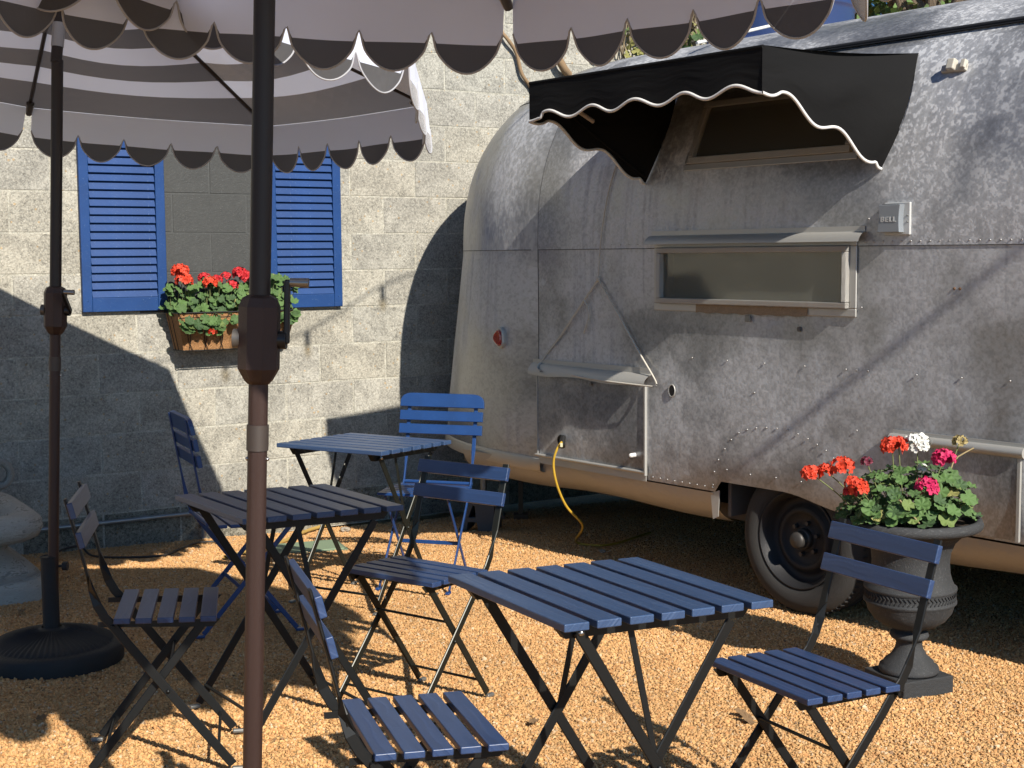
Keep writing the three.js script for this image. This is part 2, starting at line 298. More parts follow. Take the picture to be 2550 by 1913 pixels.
function makeTable(label, woods, steel, seed) {
  const t = thing('folding_table', label, 'table', 'slatted folding tables'), r = rng(seed);
  const L = 0.55, n = 7, sw = 0.0605, gap = (0.54 - n * sw) / (n - 1);
  const gs = [0, 1, 2].map((k) => uvBox(rbox(L, 0.018, sw, 0.003), k * 0.37, k * 0.61));
  for (let i = 0; i < n; i++) { const m = part('slat', gs[(i + seed) % 3], woods[i % 2], t); m.position.set((r() - 0.5) * 0.003, 0.691, -0.27 + sw / 2 + i * (sw + gap)); }
  for (const s of [-1, 1]) {
    const x = s * 0.205, sh = new THREE.Shape(); sh.moveTo(-0.255, 0.68); sh.lineTo(0.255, 0.68); sh.lineTo(0.232, 0.652); sh.lineTo(-0.232, 0.652);
    part('rail', new THREE.ExtrudeGeometry(sh, { depth: 0.022, bevelEnabled: false }).rotateY(-Math.PI / 2).translate(x + 0.011, 0, 0), steel, t);
    const xo = x + s * 0.017, xi = x - s * 0.006;
    part('leg', bar([V(xo, 0.668, 0.205), V(xo, 0.02, -0.215)], 0.026, 0.007, Z1), steel, t);
    part('leg', bar([V(xi + s * 0.014, 0.648, -0.2), V(xi + s * 0.014, 0.02, 0.215)], 0.026, 0.007, Z1), steel, t);
    part('bolt', new THREE.SphereGeometry(0.008, 10, 8).translate(xo + s * 0.003, 0.664, 0.2), shinySteel, t);
    part('bolt', new THREE.SphereGeometry(0.007, 10, 8).translate(xo + s * 0.003, 0.342, -0.006), steel, t);
    for (const z of [-0.225, 0.225]) part('foot', rbox(0.02, 0.012, 0.034, 0.004, xo, 0.008, z), zinc, t);
  }
  part('brace', bar([V(0.2, 0.655, 0.06), V(0.214, 0.345, -0.006)], 0.016, 0.004, Z1), steel, t);
  part('brace', bar([V(-0.2, 0.655, -0.06), V(-0.214, 0.345, -0.006)], 0.016, 0.004, Z1), steel, t);
  part('cross_rod', rod(V(-0.222, 0.05, -0.196), V(0.222, 0.05, -0.196), 0.0055), steel, t);
  part('cross_rod', rod(V(-0.215, 0.075, 0.19), V(0.215, 0.075, 0.19), 0.0055), steel, t);
  return t;
}
function makeChair(label, woods, steel, seed) {
  const t = thing('folding_chair', label, 'chair', 'slatted folding chairs'), r = rng(seed);
  const n = 5, sw = 0.0445, gap = (0.28 - n * sw) / (n - 1);
  const gs = [0, 1].map((k) => uvBox(rbox(0.39, 0.016, sw, 0.003), k * 0.43 + seed * 0.1, k * 0.3));
  for (let i = 0; i < n; i++) { const m = part('seat_slat', gs[i % 2], woods[i % 2], t); m.position.set((r() - 0.5) * 0.003, 0.447, -0.14 + sw / 2 + i * (sw + gap)); }
  const prof = [[0.79, -0.268], [0.70, -0.243], [0.63, -0.224], [0.575, -0.21], [0.535, -0.2], [0.49, -0.185], [0.455, -0.165], [0.425, -0.138], [0.38, -0.105], [0.2, 0.038], [0.02, 0.185]];
  for (const s of [-1, 1]) {
    const x = s * 0.172;
    const dirs = prof.map((_, i) => i < 4 ? X1 : i === 4 ? V(0.7 * s, 0, 0.7) : Z1);
    part('back_leg_post', bar(prof.map(([y, z]) => V(x, y, z)), 0.0255, 0.007, dirs), steel, t);
    part('leg', bar([V(s * 0.15, 0.432, 0.105), V(s * 0.15, 0.02, -0.205)], 0.0245, 0.007, Z1), steel, t);
    const sh = new THREE.Shape(); sh.moveTo(-0.15, 0.439); sh.lineTo(0.185, 0.439); sh.lineTo(0.185, 0.425); sh.lineTo(-0.13, 0.417);
    part('seat_rail', new THREE.ExtrudeGeometry(sh, { depth: 0.004, bevelEnabled: false }).rotateY(Math.PI / 2).translate(s * 0.158 - 0.002, 0, 0), steel, t);
    part('bolt', new THREE.SphereGeometry(0.006, 8, 6).translate(s * 0.178, 0.24, 0.006), steel, t);
    part('foot', rbox(0.016, 0.012, 0.036, 0.004, x, 0.008, 0.2), zinc, t);
    part('foot', rbox(0.016, 0.012, 0.036, 0.004, s * 0.15, 0.008, -0.22), zinc, t);
  }
  part('cross_rod', rod(V(-0.19, 0.43, -0.143), V(0.19, 0.43, -0.143), 0.005), steel, t);
  part('cross_rod', rod(V(-0.15, 0.30, 0.01), V(0.15, 0.30, 0.01), 0.0045), steel, t);
  part('cross_rod', rod(V(-0.172, 0.07, 0.145), V(0.172, 0.07, 0.145), 0.0045), steel, t);
  part('cross_rod', rod(V(-0.15, 0.07, -0.168), V(0.15, 0.07, -0.168), 0.0045), steel, t);
  const bg = uvBox(rbox(0.39, 0.046, 0.016, 0.003), seed, 0.2);
  for (const [y, z] of [[0.758, -0.249], [0.676, -0.2265]]) { const m = part('back_slat', bg, woods[0], t); m.position.set(0, y, z); m.rotation.x = -0.27; }
  return t;
}
function makeMetalChair(label, seed) { // older garden chair, painted all over, curved three-slat back
  const t = thing('garden_chair', label, 'chair', 'older blue garden chairs');
  const arc = (w, h, y, z, sag, round) => { const sh = new THREE.Shape(), c = round; sh.moveTo(-w / 2, -h / 2); sh.lineTo(w / 2, -h / 2); sh.lineTo(w / 2, h / 2 - c); if (c) { sh.quadraticCurveTo(w / 2, h / 2, w / 2 - c * 1.3, h / 2); sh.lineTo(-w / 2 + c * 1.3, h / 2); sh.quadraticCurveTo(-w / 2, h / 2, -w / 2, h / 2 - c); } else sh.lineTo(-w / 2, h / 2);
    const g = new THREE.ExtrudeGeometry(sh, { depth: 0.014, bevelEnabled: true, bevelSize: 0.002, bevelThickness: 0.002, bevelSegments: 1, curveSegments: 6 });
    // subdivide by slicing is not needed: bend the outline points
    const p = g.attributes.position; for (let i = 0; i < p.count; i++) { const q = p.getX(i) / (w / 2); p.setZ(i, p.getZ(i) + sag * q * q); }
    g.computeVertexNormals(); return g.rotateX(-0.2).translate(0, y, z); };
  part('back_slat', arc(0.41, 0.062, 0.835, -0.262, 0, 0.045), blueSteel, t);
  part('back_slat', arc(0.405, 0.043, 0.762, -0.245, 0, 0), blueSteel, t);
  part('back_slat', arc(0.405, 0.043, 0.699, -0.232, 0, 0), blueSteel, t);
  const prof = [[0.86, -0.272], [0.7, -0.24], [0.6, -0.22], [0.52, -0.203], [0.46, -0.182], [0.40, -0.14], [0.2, 0.02], [0.015, 0.17]];
  for (const s of [-1, 1]) {
    part('back_leg_post', bar(prof.map(([y, z]) => V(s * 0.165, y, z)), 0.019, 0.007, prof.map((_, i) => i < 3 ? X1 : Z1)), blueSteel, t);
    part('leg', bar([V(s * 0.148, 0.43, 0.15), V(s * 0.148, 0.015, -0.2)], 0.019, 0.007, Z1), blueSteel, t);
    part('foot', rbox(0.02, 0.012, 0.04, 0.004, s * 0.165, 0.008, 0.185), blueSteel, t);
    part('foot', rbox(0.02, 0.012, 0.04, 0.004, s * 0.148, 0.008, -0.215), blueSteel, t);
  }
  for (let i = 0; i < 6; i++) part('seat_slat', rbox(0.38 - 0.01 * Math.abs(i - 2.5), 0.014, 0.047, 0.004, 0, 0.44, -0.135 + i * 0.058), blueSteel, t);
  part('cross_rod', rod(V(-0.17, 0.452, -0.185), V(0.17, 0.452, -0.185), 0.009), blueSteel, t);
  part('cross_rod', bar([V(-0.148, 0.19, -0.052), V(0.148, 0.19, -0.052)], 0.018, 0.005, V(0, 1, 0)), blueSteel, t);
  part('cross_rod', rod(V(-0.165, 0.09, 0.11), V(0.165, 0.09, 0.11), 0.005), blueSteel, t);
  return t;
}
stand(makeTable('sunlit blue slatted folding table beside the trailer wheel', tableWood, blackSteel, 1), 0.197, -3.206, -1.077);
stand(makeTable('shaded slatted folding table right behind the brown umbrella pole', tableWood, blackSteel, 2), -0.733, -4.46, -0.979);
stand(makeTable('sunlit blue slatted folding table against the block wall beside the trailer end', tableWood, oliveSteel, 3), -0.658, -6.147, -0.519);
stand(makeChair('blue slatted folding chair right in front of the grey flower urn', chairWood, blackSteel, 1), 0.695, -3.396, -1.09);
stand(makeChair('blue slatted folding chair seen from its side next to the brown umbrella pole foot', chairWood, blackSteel, 2), -0.21, -2.97, 1.861);
stand(makeChair('slatted folding chair standing in the shade beside the ribbed umbrella base', chairWood, blackSteel, 3), -1.018, -4.068, 1.758);
stand(makeChair('blue slatted folding chair between the shaded table and the sunlit front table', chairWood, oliveSteel, 4), -0.335, -4.6, -0.64);
stand(makeMetalChair('blue garden chair with three-slat back pushed against the trailer end', 1), -0.41, -6.48, -0.24);
stand(makeMetalChair('blue garden chair with three-slat back behind the shaded table, near the conduit', 2), -1.09, -5.65, 1.99);
// ------------------------------------------------------------------ the trailer
const TG = V(1.308, 0, -5.746), TTH = 38 * Math.PI / 180;
const TD = V(-Math.sin(TTH), 0, -Math.cos(TTH)), TN = V(-Math.cos(TTH), 0, Math.sin(TTH));   // towards the wall; outwards
const trailer = thing('travel_trailer', 'weathered rounded aluminium travel trailer with a black window awning', 'trailer');
trailer.position.copy(TG); trailer.rotation.y = -(Math.PI / 2 - TTH);
const tw = (X, Y, Z) => TG.clone().addScaledVector(TD, -X).addScaledVector(TN, Z).setY(Y);   // local -> world
function tp(u, v, out = 0) { const d = ray(u, v), p = TG.clone().addScaledVector(TN, out), t = p.sub(EYE).dot(TN) / d.dot(TN), q = EYE.clone().addScaledVector(d, t); return [-(q.clone().sub(TG).dot(TD)), q.y, out]; }
const TB = 1.15, TH = 1.07, TY = 1.5, NZ = 2.4, CX0 = -1.9, CM = 2.4, CL = 1.38, CLB = 1.66;
const pw = (x, p) => Math.sign(x) * Math.pow(Math.abs(x), p);
const secZ = (y) => y <= TY ? (y < 0.6 ? -0.5 * (0.6 - y) * (0.6 - y) : 0) : -TB + TB * Math.pow(Math.max(0, 1 - Math.pow((y - TY) / TH, NZ)), 1 / NZ);
// shell point: straight part by X, height parameter h (0..1 lower wall, 1..2 roof quarter, ..3 far quarter)
function roofPt(ph) { return [TY + TH * pw(Math.sin(ph), 2 / NZ), -TB + TB * pw(Math.cos(ph), 2 / NZ)]; }
const dN = fbm(256, 5, 4, 301);
const dent = (x, y) => { const N = 256, fx = ((x * 40 + 900) % N + N) % N, fy = ((y * 40 + 900) % N + N) % N, i = Math.floor(fx), j = Math.floor(fy), a = fx - i, b = fy - j, g = (p, q) => dN[((q % N) * N) + (p % N)]; return ((g(i, j) * (1 - a) + g(i + 1, j) * a) * (1 - b) + (g(i, j + 1) * (1 - a) + g(i + 1, j + 1) * a) * b - 0.5) * 0.016; };
const alN = 1024, alF = fbm(alN, 230, 2, 311), alG = fbm(alN, 120, 2, 312), alC = fbm(alN, 5, 5, 313), alS = fbm(alN, 18, 4, 314);
function aluminium(fleck, base, o = {}) {
  const fl = (i) => fleck * smooth(0.53, 0.62, alF[i] * 0.4 + alG[i] * 0.6) * (0.35 + 1.3 * smooth(0.35, 0.7, alC[i]));
  const dk = (i) => smooth(0.54, 0.66, 1 - (alF[i] * 0.35 + alG[i] * 0.65));
  const streak = (i) => { const x = i % alN, y = Math.floor(i / alN); return smooth(0.52, 0.75, alS[(Math.floor(y / 9) % alN) * alN + (x * 3) % alN]) * smooth(0.4, 0.65, alC[i]); };   // dirt runs
  const cloud = (i) => smooth(0.3, 0.7, alC[i]);
  return std({ map: rep(colorTex(alN, (i) => { const f = fl(i), d = dk(i), v = base * (0.66 + 0.55 * cloud(i)) * (0.92 + 0.16 * alF[i]); const w = lerp(v, 0.78, f * 0.6) * (1 - 0.12 * d) * (1 - 0.14 * streak(i)); return [w * 0.975, w * 0.995, w * 1.02]; }), 1 / 1.9),
    roughnessMap: rep(grayTex(alN, (i) => 0.30 + 0.26 * cloud(i) + 0.25 * fl(i) + 0.15 * streak(i)), 1 / 1.9), metalnessMap: rep(grayTex(alN, (i) => 0.58 - 0.25 * fl(i) - 0.1 * cloud(i) - 0.2 * streak(i)), 1 / 1.9), roughness: 1, metalness: 1,
    bumpMap: rep(grayTex(alN, (i) => alC[i] * 0.7 + fl(i) * 0.05), 1 / 1.9), bumpScale: 0.006, ...o });
}
const alu = aluminium(0.6, 0.56), aluLow = aluminium(0.34, 0.56), aluPlain = std({ color: rgb(0.56, 0.55, 0.53), roughness: 0.48, metalness: 0.85 });
const aluTrim = std({ color: rgb(0.62, 0.61, 0.57), roughness: 0.55, metalness: 0.6 });
const aluBelly = std({ color: rgb(0.50, 0.49, 0.47), roughness: 0.55, metalness: 0.6, bumpMap: rep(grayTex(alN, (i) => alC[i]), 1), bumpScale: 0.012 });
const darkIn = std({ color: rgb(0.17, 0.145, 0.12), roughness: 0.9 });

// openings (trailer X right = towards the tow end): [x0,x1,y0,y1]
const WLOW = [-0.985, 0.055, 1.275, 1.478], WUP = [-0.83, 0.02, 1.905, 2.13];
const XR = 3.4;
const xsBase = (x0, x1, st, marks) => { const a = new Set([x0, x1]); for (let x = Math.ceil(x0 / st) * st; x < x1; x += st) if (marks.every((m) => Math.abs(m - x) > st * 0.3)) a.add(+x.toFixed(4)); for (const m of marks) if (m > x0 && m < x1) a.add(m); return [...a].sort((p, q) => p - q); };
const yBot = (x) => 0.413 + 0.052 * smooth(-0.675, -0.63, x) * (1 - smooth(-0.28, 0.06, x));   // raised edge over the wheel
function sidePanel(x0, x1, y0, y1, holes, off, vary) {
  const xs = xsBase(x0, x1, 0.045, holes.flatMap((h) => [h[0], h[1]])), ys = xsBase(y0, y1, 0.045, holes.flatMap((h) => [h[2], h[3]]));
  const pos = [], uv = [], idx = [], nx = xs.length;
  for (const y of ys) for (const x of xs) { let Y = y; if (vary) Y = lerp(yBot(x), y1, (y - y0) / (y1 - y0)); if (vary && y > y0 + 0.25) Y = y; const near = holes.some((h) => x > h[0] - 0.09 && x < h[1] + 0.09 && y > h[2] - 0.09 && y < h[3] + 0.09); pos.push(x, Y, secZ(Y) + off + (near ? 0 : dent(x, y))); uv.push(x, Y); }
  for (let j = 0; j < ys.length - 1; j++) for (let i = 0; i < nx - 1; i++) { const cx = (xs[i] + xs[i + 1]) / 2, cy = (ys[j] + ys[j + 1]) / 2; if (holes.some((h) => cx > h[0] && cx < h[1] && cy > h[2] && cy < h[3])) continue; const a = j * nx + i; idx.push(a, a + 1, a + nx + 1, a, a + nx + 1, a + nx); }
  const g = new THREE.BufferGeometry(); g.setAttribute('position', new THREE.Float32BufferAttribute(pos, 3)); g.setAttribute('uv', new THREE.Float32BufferAttribute(uv, 2)); g.setIndex(idx); g.computeVertexNormals(); return g;
}
part('panel', sidePanel(CX0, XR, 0.413, 1.503, [WLOW], 0, true), aluLow, trailer);
part('panel', sidePanel(CX0, XR, 1.497, 2.30, [WUP], 0.002, false), alu, trailer);
{ // roof
  const ph0 = Math.asin(Math.pow((2.295 - TY) / TH, NZ / 2));
  part('roof', grid(60, 20, (u, v) => { const [y, z] = roofPt(lerp(ph0, Math.PI - ph0, v)); const x = lerp(CX0, XR, u); return [x, y + 0.002, z]; }, (u, v) => [u * 5.3, v * 2.2]), alu, trailer);
  part('far_side', grid(20, 14, (u, v) => { const y = lerp(0.413, 2.3, v); return [lerp(CX0, XR, u), y, -2 * TB - secZ(y)]; }, (u, v) => [u * 5, v * 2]), alu, trailer);
}
function capPt(sg, th, hgt) { // th 0..pi round the end; hgt: 0..1 lower wall, 1..2 roof
  if (hgt <= 1) { const y = lerp(0.413, TY, hgt), L = CL + (CLB - CL) * (TY - y) / 1.1; return [sg * (L * pw(Math.sin(th), 2 / CM)), y, -TB + TB * pw(Math.cos(th), 2 / NZ) + (y < 0.6 ? secZ(y) : 0)]; }
  const ph = (hgt - 1) * Math.PI / 2, c = Math.cos(ph); return [sg * CL * Math.pow(Math.max(c, 0), 2 / CM) * pw(Math.sin(th), 2 / CM), TY + TH * pw(Math.sin(ph), 2 / NZ), -TB + TB * Math.pow(Math.max(c, 0), 2 / NZ) * pw(Math.cos(th), 2 / NZ)];
}
for (const [end, x0] of [[-1, CX0], [1, XR]]) {
  const patch = (t0, t1, h0, h1, off, m) => part('end_cap_panel', grid(26, 22, (u, v) => { const th = lerp(t0, t1, u), h = lerp(h0, h1, v), p = capPt(end, th, h), q = off * Math.sin(th); const k = dent(th * 1.2 + 3 * end, h); return [x0 + p[0] + end * (q + k * Math.min(1, u * 8, (1 - u) * 8) * Math.sin(th)), p[1], p[2] + off * Math.cos(th) + k * 0.6 * Math.min(1, th * 4, v * 8, (1 - v) * 8)]; }, (u, v) => [lerp(t0, t1, u) * 1.2 + 7, lerp(h0, h1, v) * 1.1]), m, trailer);
  const h2 = 1.5;
  for (const [t0, t1] of [[0, 0.75], [0.75, 2.39], [2.39, Math.PI]]) { patch(t0, t1, 0, 1.003, 0, aluLow); patch(t0, t1, 0.997, h2 + 0.003, 0.002, alu); }
  patch(0, Math.PI, h2 - 0.003, 1.999, 0.004, alu);
  // bumper strip round the bottom of the end
  part('end_trim', grid(48, 3, (u, v) => { const p = capPt(end, u * Math.PI, 0); const d = V(p[0], 0, p[2] + TB).normalize(); const o = [0.004, 0.016, 0.014, -0.02][Math.round(v * 3)], y = [0.43, 0.42, 0.365, 0.352][Math.round(v * 3)]; return [x0 + p[0] + d.x * o, y, p[2] + d.z * o]; }), aluTrim, trailer);
}
// rivets: far too small to pick out singly
{
  const rv = [], one = new THREE.SphereGeometry(0.0044, 6, 3, 0, 6.3, 0, 1.57).rotateX(Math.PI / 2), hd = one.toNonIndexed();
  const put = (x, y, k = 1) => rv.push(hd.clone().scale(k, k, k).translate(x, y, secZ(y) + 0.0025));
  for (let x = -0.3; x < XR; x += 0.043) put(x + 0.02, 1.517);
  for (let x = CX0 + 0.02; x < -1.05; x += 0.06) put(x, 1.52, 0.6);
  for (let y = 0.93; y < 2.2; y += 0.06) put(CX0 + 0.015, y, 0.55);
  for (let i = 0; i < 9; i++) put(-1.07 + i * 0.048, 0.432);
  for (const [u, v] of [[1772, 1208], [1778, 1175], [1790, 1145], [1806, 1118], [1822, 1095], [1841, 1078], [1862, 1070], [1885, 1066], [1910, 1065], [1936, 1067], [1962, 1071], [1988, 1081], [2013, 1093], [2036, 1107], [2058, 1122], [2077, 1141]]) { const [x, y] = tp(u, v); put(x, y); }
  for (const [u, v] of [[1725, 891], [1812, 898], [1905, 905], [2005, 912], [2108, 920], [2135, 922], [2163, 924], [2284, 934], [2396, 941], [2517, 949], [1880, 978], [2135, 1072], [1810, 1170], [1868, 1182], [1932, 1190], [1995, 1200], [2147, 766], [2164, 545]]) { const [x, y] = tp(u, v); put(x, y); }
  for (const th of [0.2, 0.35, 0.5, 0.65, 0.8, 0.95, 1.1]) for (let k = 0; k < 3; k++) { const p = capPt(-1, th + k * 0.05, 1.005); rv.push(hd.clone().scale(0.6, 0.6, 0.6).rotateY(-(th + k * 0.05)).translate(CX0 + p[0], p[1] + 0.012, p[2])); }
  const m = part('rivets', rv, aluPlain, trailer); m.userData.kind = 'stuff';
}
// dirt-dark lap seams
{
  const dk = std({ color: rgb(0.05, 0.048, 0.045), roughness: 0.8 }), line = (pts) => tube(pts, 0.0016, pts.length * 2, 5), L = (n, f) => Array.from({ length: n + 1 }, (_, i) => f(i / n));
  part('seam', line(L(40, (t) => V(lerp(CX0, XR, t), 1.5, 0.002 + dent(lerp(CX0, XR, t), 1.5)))), dk, trailer);
  part('seam', line(L(30, (t) => { const y = lerp(0.43, 2.3, t); return V(CX0, y, secZ(y) + 0.001 + dent(CX0, y)); })), dk, trailer);
  for (const [a, b] of [[1.0, 0.002], [1.5, 0.004]]) part('seam', line(L(40, (t) => { const th = lerp(0.02, 1.7, t), p = capPt(-1, th, a); return V(CX0 + p[0] - (b + 0.001) * Math.sin(th), p[1], p[2] + (b + 0.001) * Math.cos(th)); })), dk, trailer);
}
// belly pan
{
  const belly = (x0, x1) => grid(Math.round((x1 - x0) / 0.06), 8, (u, v) => { const x = lerp(x0, x1, u), a = v * 1.35, sag = 0.01 * Math.sin(x * 5) * v; return [x, 0.405 - 0.15 * Math.sin(a) - sag, secZ(0.413) - 0.004 - 0.16 * (1 - Math.cos(a)) - 0.03 * v]; }, (u, v) => [lerp(x0, x1, u), v * 0.2]);
  part('belly_pan', belly(-2.6, -0.69), aluBelly, trailer, 'tan looking curved belly panel');
  part('belly_pan', belly(0.1, XR), aluBelly, trailer);
  part('belly_pan_end', new THREE.ExtrudeGeometry((() => { const s = new THREE.Shape(); s.moveTo(0.02, 0.42); s.lineTo(0.012, 0.30); s.lineTo(-0.02, 0.285); s.lineTo(-0.035, 0.405); return s; })(), { depth: 0.004, bevelEnabled: false }).translate(-0.675, 0, -0.028), aluTrim, trailer);
  part('floor', [box(5.3 + 2.0, 0.03, 2 * TB - 0.5, 0.75, 0.30, -TB), box(0.62, 0.2, 0.02, -0.36, 0.4, -0.34)], darkIn, trailer);
  part('added_shade_skirt', [box(8.2, 0.6, 0.03, 0.75, 0.12, -2 * TB + 0.12), box(0.03, 0.6, 1.9, XR + 0.7, 0.12, -TB)], aluPlain, trailer);  // added unseen sheets that block light and darken the ground underneath
  part('axle', [rod(V(-0.2, 0.245, -0.3), V(-0.2, 0.245, -2), 0.04), box(5, 0.1, 0.06, 0.4, 0.24, -0.5)], darkIn, trailer);
}
// interior lining keeps the inside dark behind the panes
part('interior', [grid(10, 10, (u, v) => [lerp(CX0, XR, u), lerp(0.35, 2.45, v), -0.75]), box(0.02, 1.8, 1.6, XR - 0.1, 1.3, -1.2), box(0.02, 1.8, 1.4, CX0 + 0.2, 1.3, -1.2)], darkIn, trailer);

// windows
const glass = phys({ color: rgb(0.8, 0.8, 0.72), transmission: 0.94, thickness: 0, roughness: 0.06, ior: 1.5 });
const dusty = std({ color: rgb(0.5, 0.45, 0.35), roughness: 0.9 });
const aluFrame = std({ color: rgb(0.55, 0.53, 0.49), roughness: 0.5, metalness: 0.6, bumpMap: rep(grayTex(alN, (i) => alS[i]), 3), bumpScale: 0.002 });
function frameAround(x0, x1, y0, y1, w, d, zf) { // four mitred bars following the shell
  const bars = [], mk = (a, b, c, e) => { const g = rbox(a, b, d, 0.004, c, e, 0); return g; };
  bars.push(mk(x1 - x0 + 2 * w, w, (x0 + x1) / 2, y1 + w / 2), mk(x1 - x0 + 2 * w, w, (x0 + x1) / 2, y0 - w / 2), mk(w, y1 - y0, x0 - w / 2, (y0 + y1) / 2), mk(w, y1 - y0, x1 + w / 2, (y0 + y1) / 2));
  for (const g of bars) { const p = g.attributes.position; for (let i = 0; i < p.count; i++) p.setZ(i, p.getZ(i) + zf(p.getY(i))); g.computeVertexNormals(); }
  return bars;
}
{
  const [x0, x1, y0, y1] = WLOW;
  const win = part('window', box(x1 - x0, y1 - y0, 0.003, (x0 + x1) / 2, (y0 + y1) / 2, 0.004), glass, trailer, 'long narrow window with dark dusty glass');
  for (const g of frameAround(x0, x1, y0, y1, 0.024, 0.03, () => 0.018)) part('frame', g, aluFrame, win);
  for (const g of frameAround(x0 - 0.024, x1 + 0.024, y0 - 0.024, y1 + 0.024, 0.034, 0.008, () => 0.006)) part('flange', g, aluTrim, win);
  // rain hood
  part('hood', [grid(30, 6, (u, v) => { const a = v * 1.9; return [lerp(x0 - 0.08, x1 + 0.10, u), 1.558 - 0.03 * (1 - Math.cos(a)) , 0.004 + 0.05 * Math.sin(a * 0.75)]; }), box(x1 - x0 + 0.17, 0.026, 0.003, (x0 + x1) / 2 + 0.01, 1.566, 0.006)], aluTrim, win);
  part('tape_strip', grid(30, 3, (u, v) => [lerp(-0.77, -0.13, u), 1.213 + 0.038 * v + 0.003 * Math.sin(u * 40 + v * 3), 0.014 + 0.004 * Math.sin(u * 60) * v]), std({ color: rgb(0.42, 0.31, 0.20), roughness: 0.8, map: rep(colorTex(512, (i) => { const k = paintF[i] > 0.55 ? 0.5 : 1; return [k, k * 0.97, k * 0.93]; }), 3, 1) }), win);
  part('clip', rbox(0.03, 0.028, 0.006, 0.002, -0.46, 1.195, 0.012), zinc, win);
  // something pale lying behind the glass
  part('sill', box(x1 - x0, 0.01, 0.12, (x0 + x1) / 2, y0 - 0.01, -0.07), dusty, win);
}
{
  const [x0, x1, y0, y1] = WUP, zf = (y) => secZ(y);
  const win = part('window', grid(12, 6, (u, v) => { const y = lerp(y0, y1, v); return [lerp(x0, x1, u), y, zf(y) + 0.004]; }), glass, trailer, 'upper window in the shade of the black awning');
  for (const g of frameAround(x0, x1, y0, y1, 0.03, 0.026, (y) => zf(y) + 0.014)) part('frame', g, aluFrame, win);
  for (const g of frameAround(x0 - 0.03, x1 + 0.03, y0 - 0.03, y1 + 0.03, 0.03, 0.008, (y) => zf(y) + 0.006)) part('flange', g, aluPlain, win);
}
// awning rail along the roof edge
part('roof_rail', [rod(V(-0.5, 2.352, -0.335), V(XR, 2.352, -0.335), 0.009), box(XR + 0.5, 0.004, 0.03, (XR - 0.5) / 2, 2.34, -0.325)], std({ color: rgb(0.03, 0.03, 0.032), roughness: 0.6, metalness: 0.3 }), trailer);
part('roof_drip_seam', rod(V(-1.2, 2.468, -0.56), V(XR, 2.468, -0.56), 0.004), aluTrim, trailer);
// black fabric awning
{
  const blackFab = phys({ color: rgb(0.006, 0.006, 0.0062), specularIntensity: 0.35, roughness: 0.85, bumpMap: rep(grayTex(N1, (i) => nD[i] * 0.8 + nE[i] * 0.03), 0.5), bumpScale: 0.012, side: THREE.DoubleSide });
  const white = std({ color: rgb(0.78, 0.77, 0.74), roughness: 0.7 });
  const xl = -1.13, xr = 0.205, zf = 0.67, yt = 2.218, yb = 2.05, yA = 2.262, zA = -0.25;
  const wav = (x) => { const t = (x - xl) / (xr - xl) * 5.0; return yb + 0.036 * Math.pow(Math.sin(Math.PI * clamp(t % 1 + 0, 0, 1)), 2) * (t > 0.35 ? 1 : 0.4); };
  const top = part('awning', grid(24, 10, (u, v) => { const x = lerp(xl, xr, u); return [x, lerp(yA, yt, v) - 0.022 * Math.sin(Math.PI * v) * (0.6 + 0.4 * Math.sin(Math.PI * u)) - 0.01 * Math.sin(Math.PI * u) * v, lerp(zA, zf, v)]; }), blackFab, trailer, 'black fabric window awning with white scalloped edging');
  part('valance', grid(80, 5, (u, v) => { const x = lerp(xl, xr, u); return [x, lerp(yt - 0.01 * Math.sin(Math.PI * u), wav(x), v), zf + 0.006 * Math.sin(u * 17) * v]; }), blackFab, top);
  part('edging', new THREE.TubeGeometry(new THREE.CatmullRomCurve3(Array.from({ length: 81 }, (_, i) => { const u = i / 80, x = lerp(xl, xr, u); return V(x, wav(x), zf + 0.006 * Math.sin(u * 17)); })), 160, 0.0065, 6), white, top);
  for (const [x, sgn] of [[xl, -1], [xr, 1]]) {
    const hem = (t) => { // t 0 front .. 1 shell
      const z = lerp(zf, -0.015, t), w = t * 2.35, s = w % 1; return [z, lerp(yb, 1.787, Math.pow(t, 1.1)) + 0.05 * Math.pow(Math.sin(Math.PI * clamp(s)), 2) * (w < 0.35 ? w / 0.35 : 1) * (t > 0.97 ? 0.3 : 1)]; };
    const shellZ = (y) => secZ(y) + 0.006;
    const wing = grid(30, 14, (u, v) => { const [hz, hy] = hem(u); const tz = lerp(zf, zA, u), ty = lerp(yt, yA, u); let z = lerp(tz, hz, v), y = lerp(ty, hy, v); if (u > 0.999) z = shellZ(y);  const push = 0.065 * Math.sin(Math.PI * v) * u * u; const puck = 0.02 * Math.sin(Math.PI * u) * Math.sin(Math.PI * v) + 0.008 * Math.sin(u * 9 + v * 7) * Math.sin(Math.PI * v) * Math.sin(Math.PI * u); return [x + push + sgn * puck * 0.7 - sgn * 0.02 * Math.sin(Math.PI * u) * (1 - v), y - 0.012 * Math.sin(Math.PI * u) * (1 - v), z]; });
    part('wing', wing, blackFab, top);
    part('edging', new THREE.TubeGeometry(new THREE.CatmullRomCurve3(Array.from({ length: 41 }, (_, i) => { const [z, y] = hem(i / 40); return V(x, y, i === 40 ? shellZ(y) : z); })), 90, 0.0065, 6), white, top);
    part('arm', rod(V(x - sgn * 0.015, 1.83, 0.0), V(x - sgn * 0.015, yt - 0.012, zf - 0.01), 0.006), blackFab, top);
  }
  part('front_bar', rod(V(xl, yt - 0.006, zf - 0.004), V(xr, yt - 0.006, zf - 0.004), 0.008), blackFab, top);
  part('support_stick', rod(V(...tp(1440, 277, 0.62)), V(...tp(1478, 303, 0.54)), 0.009), std({ color: rgb(0.35, 0.28, 0.22), roughness: 0.7 }), top);
}
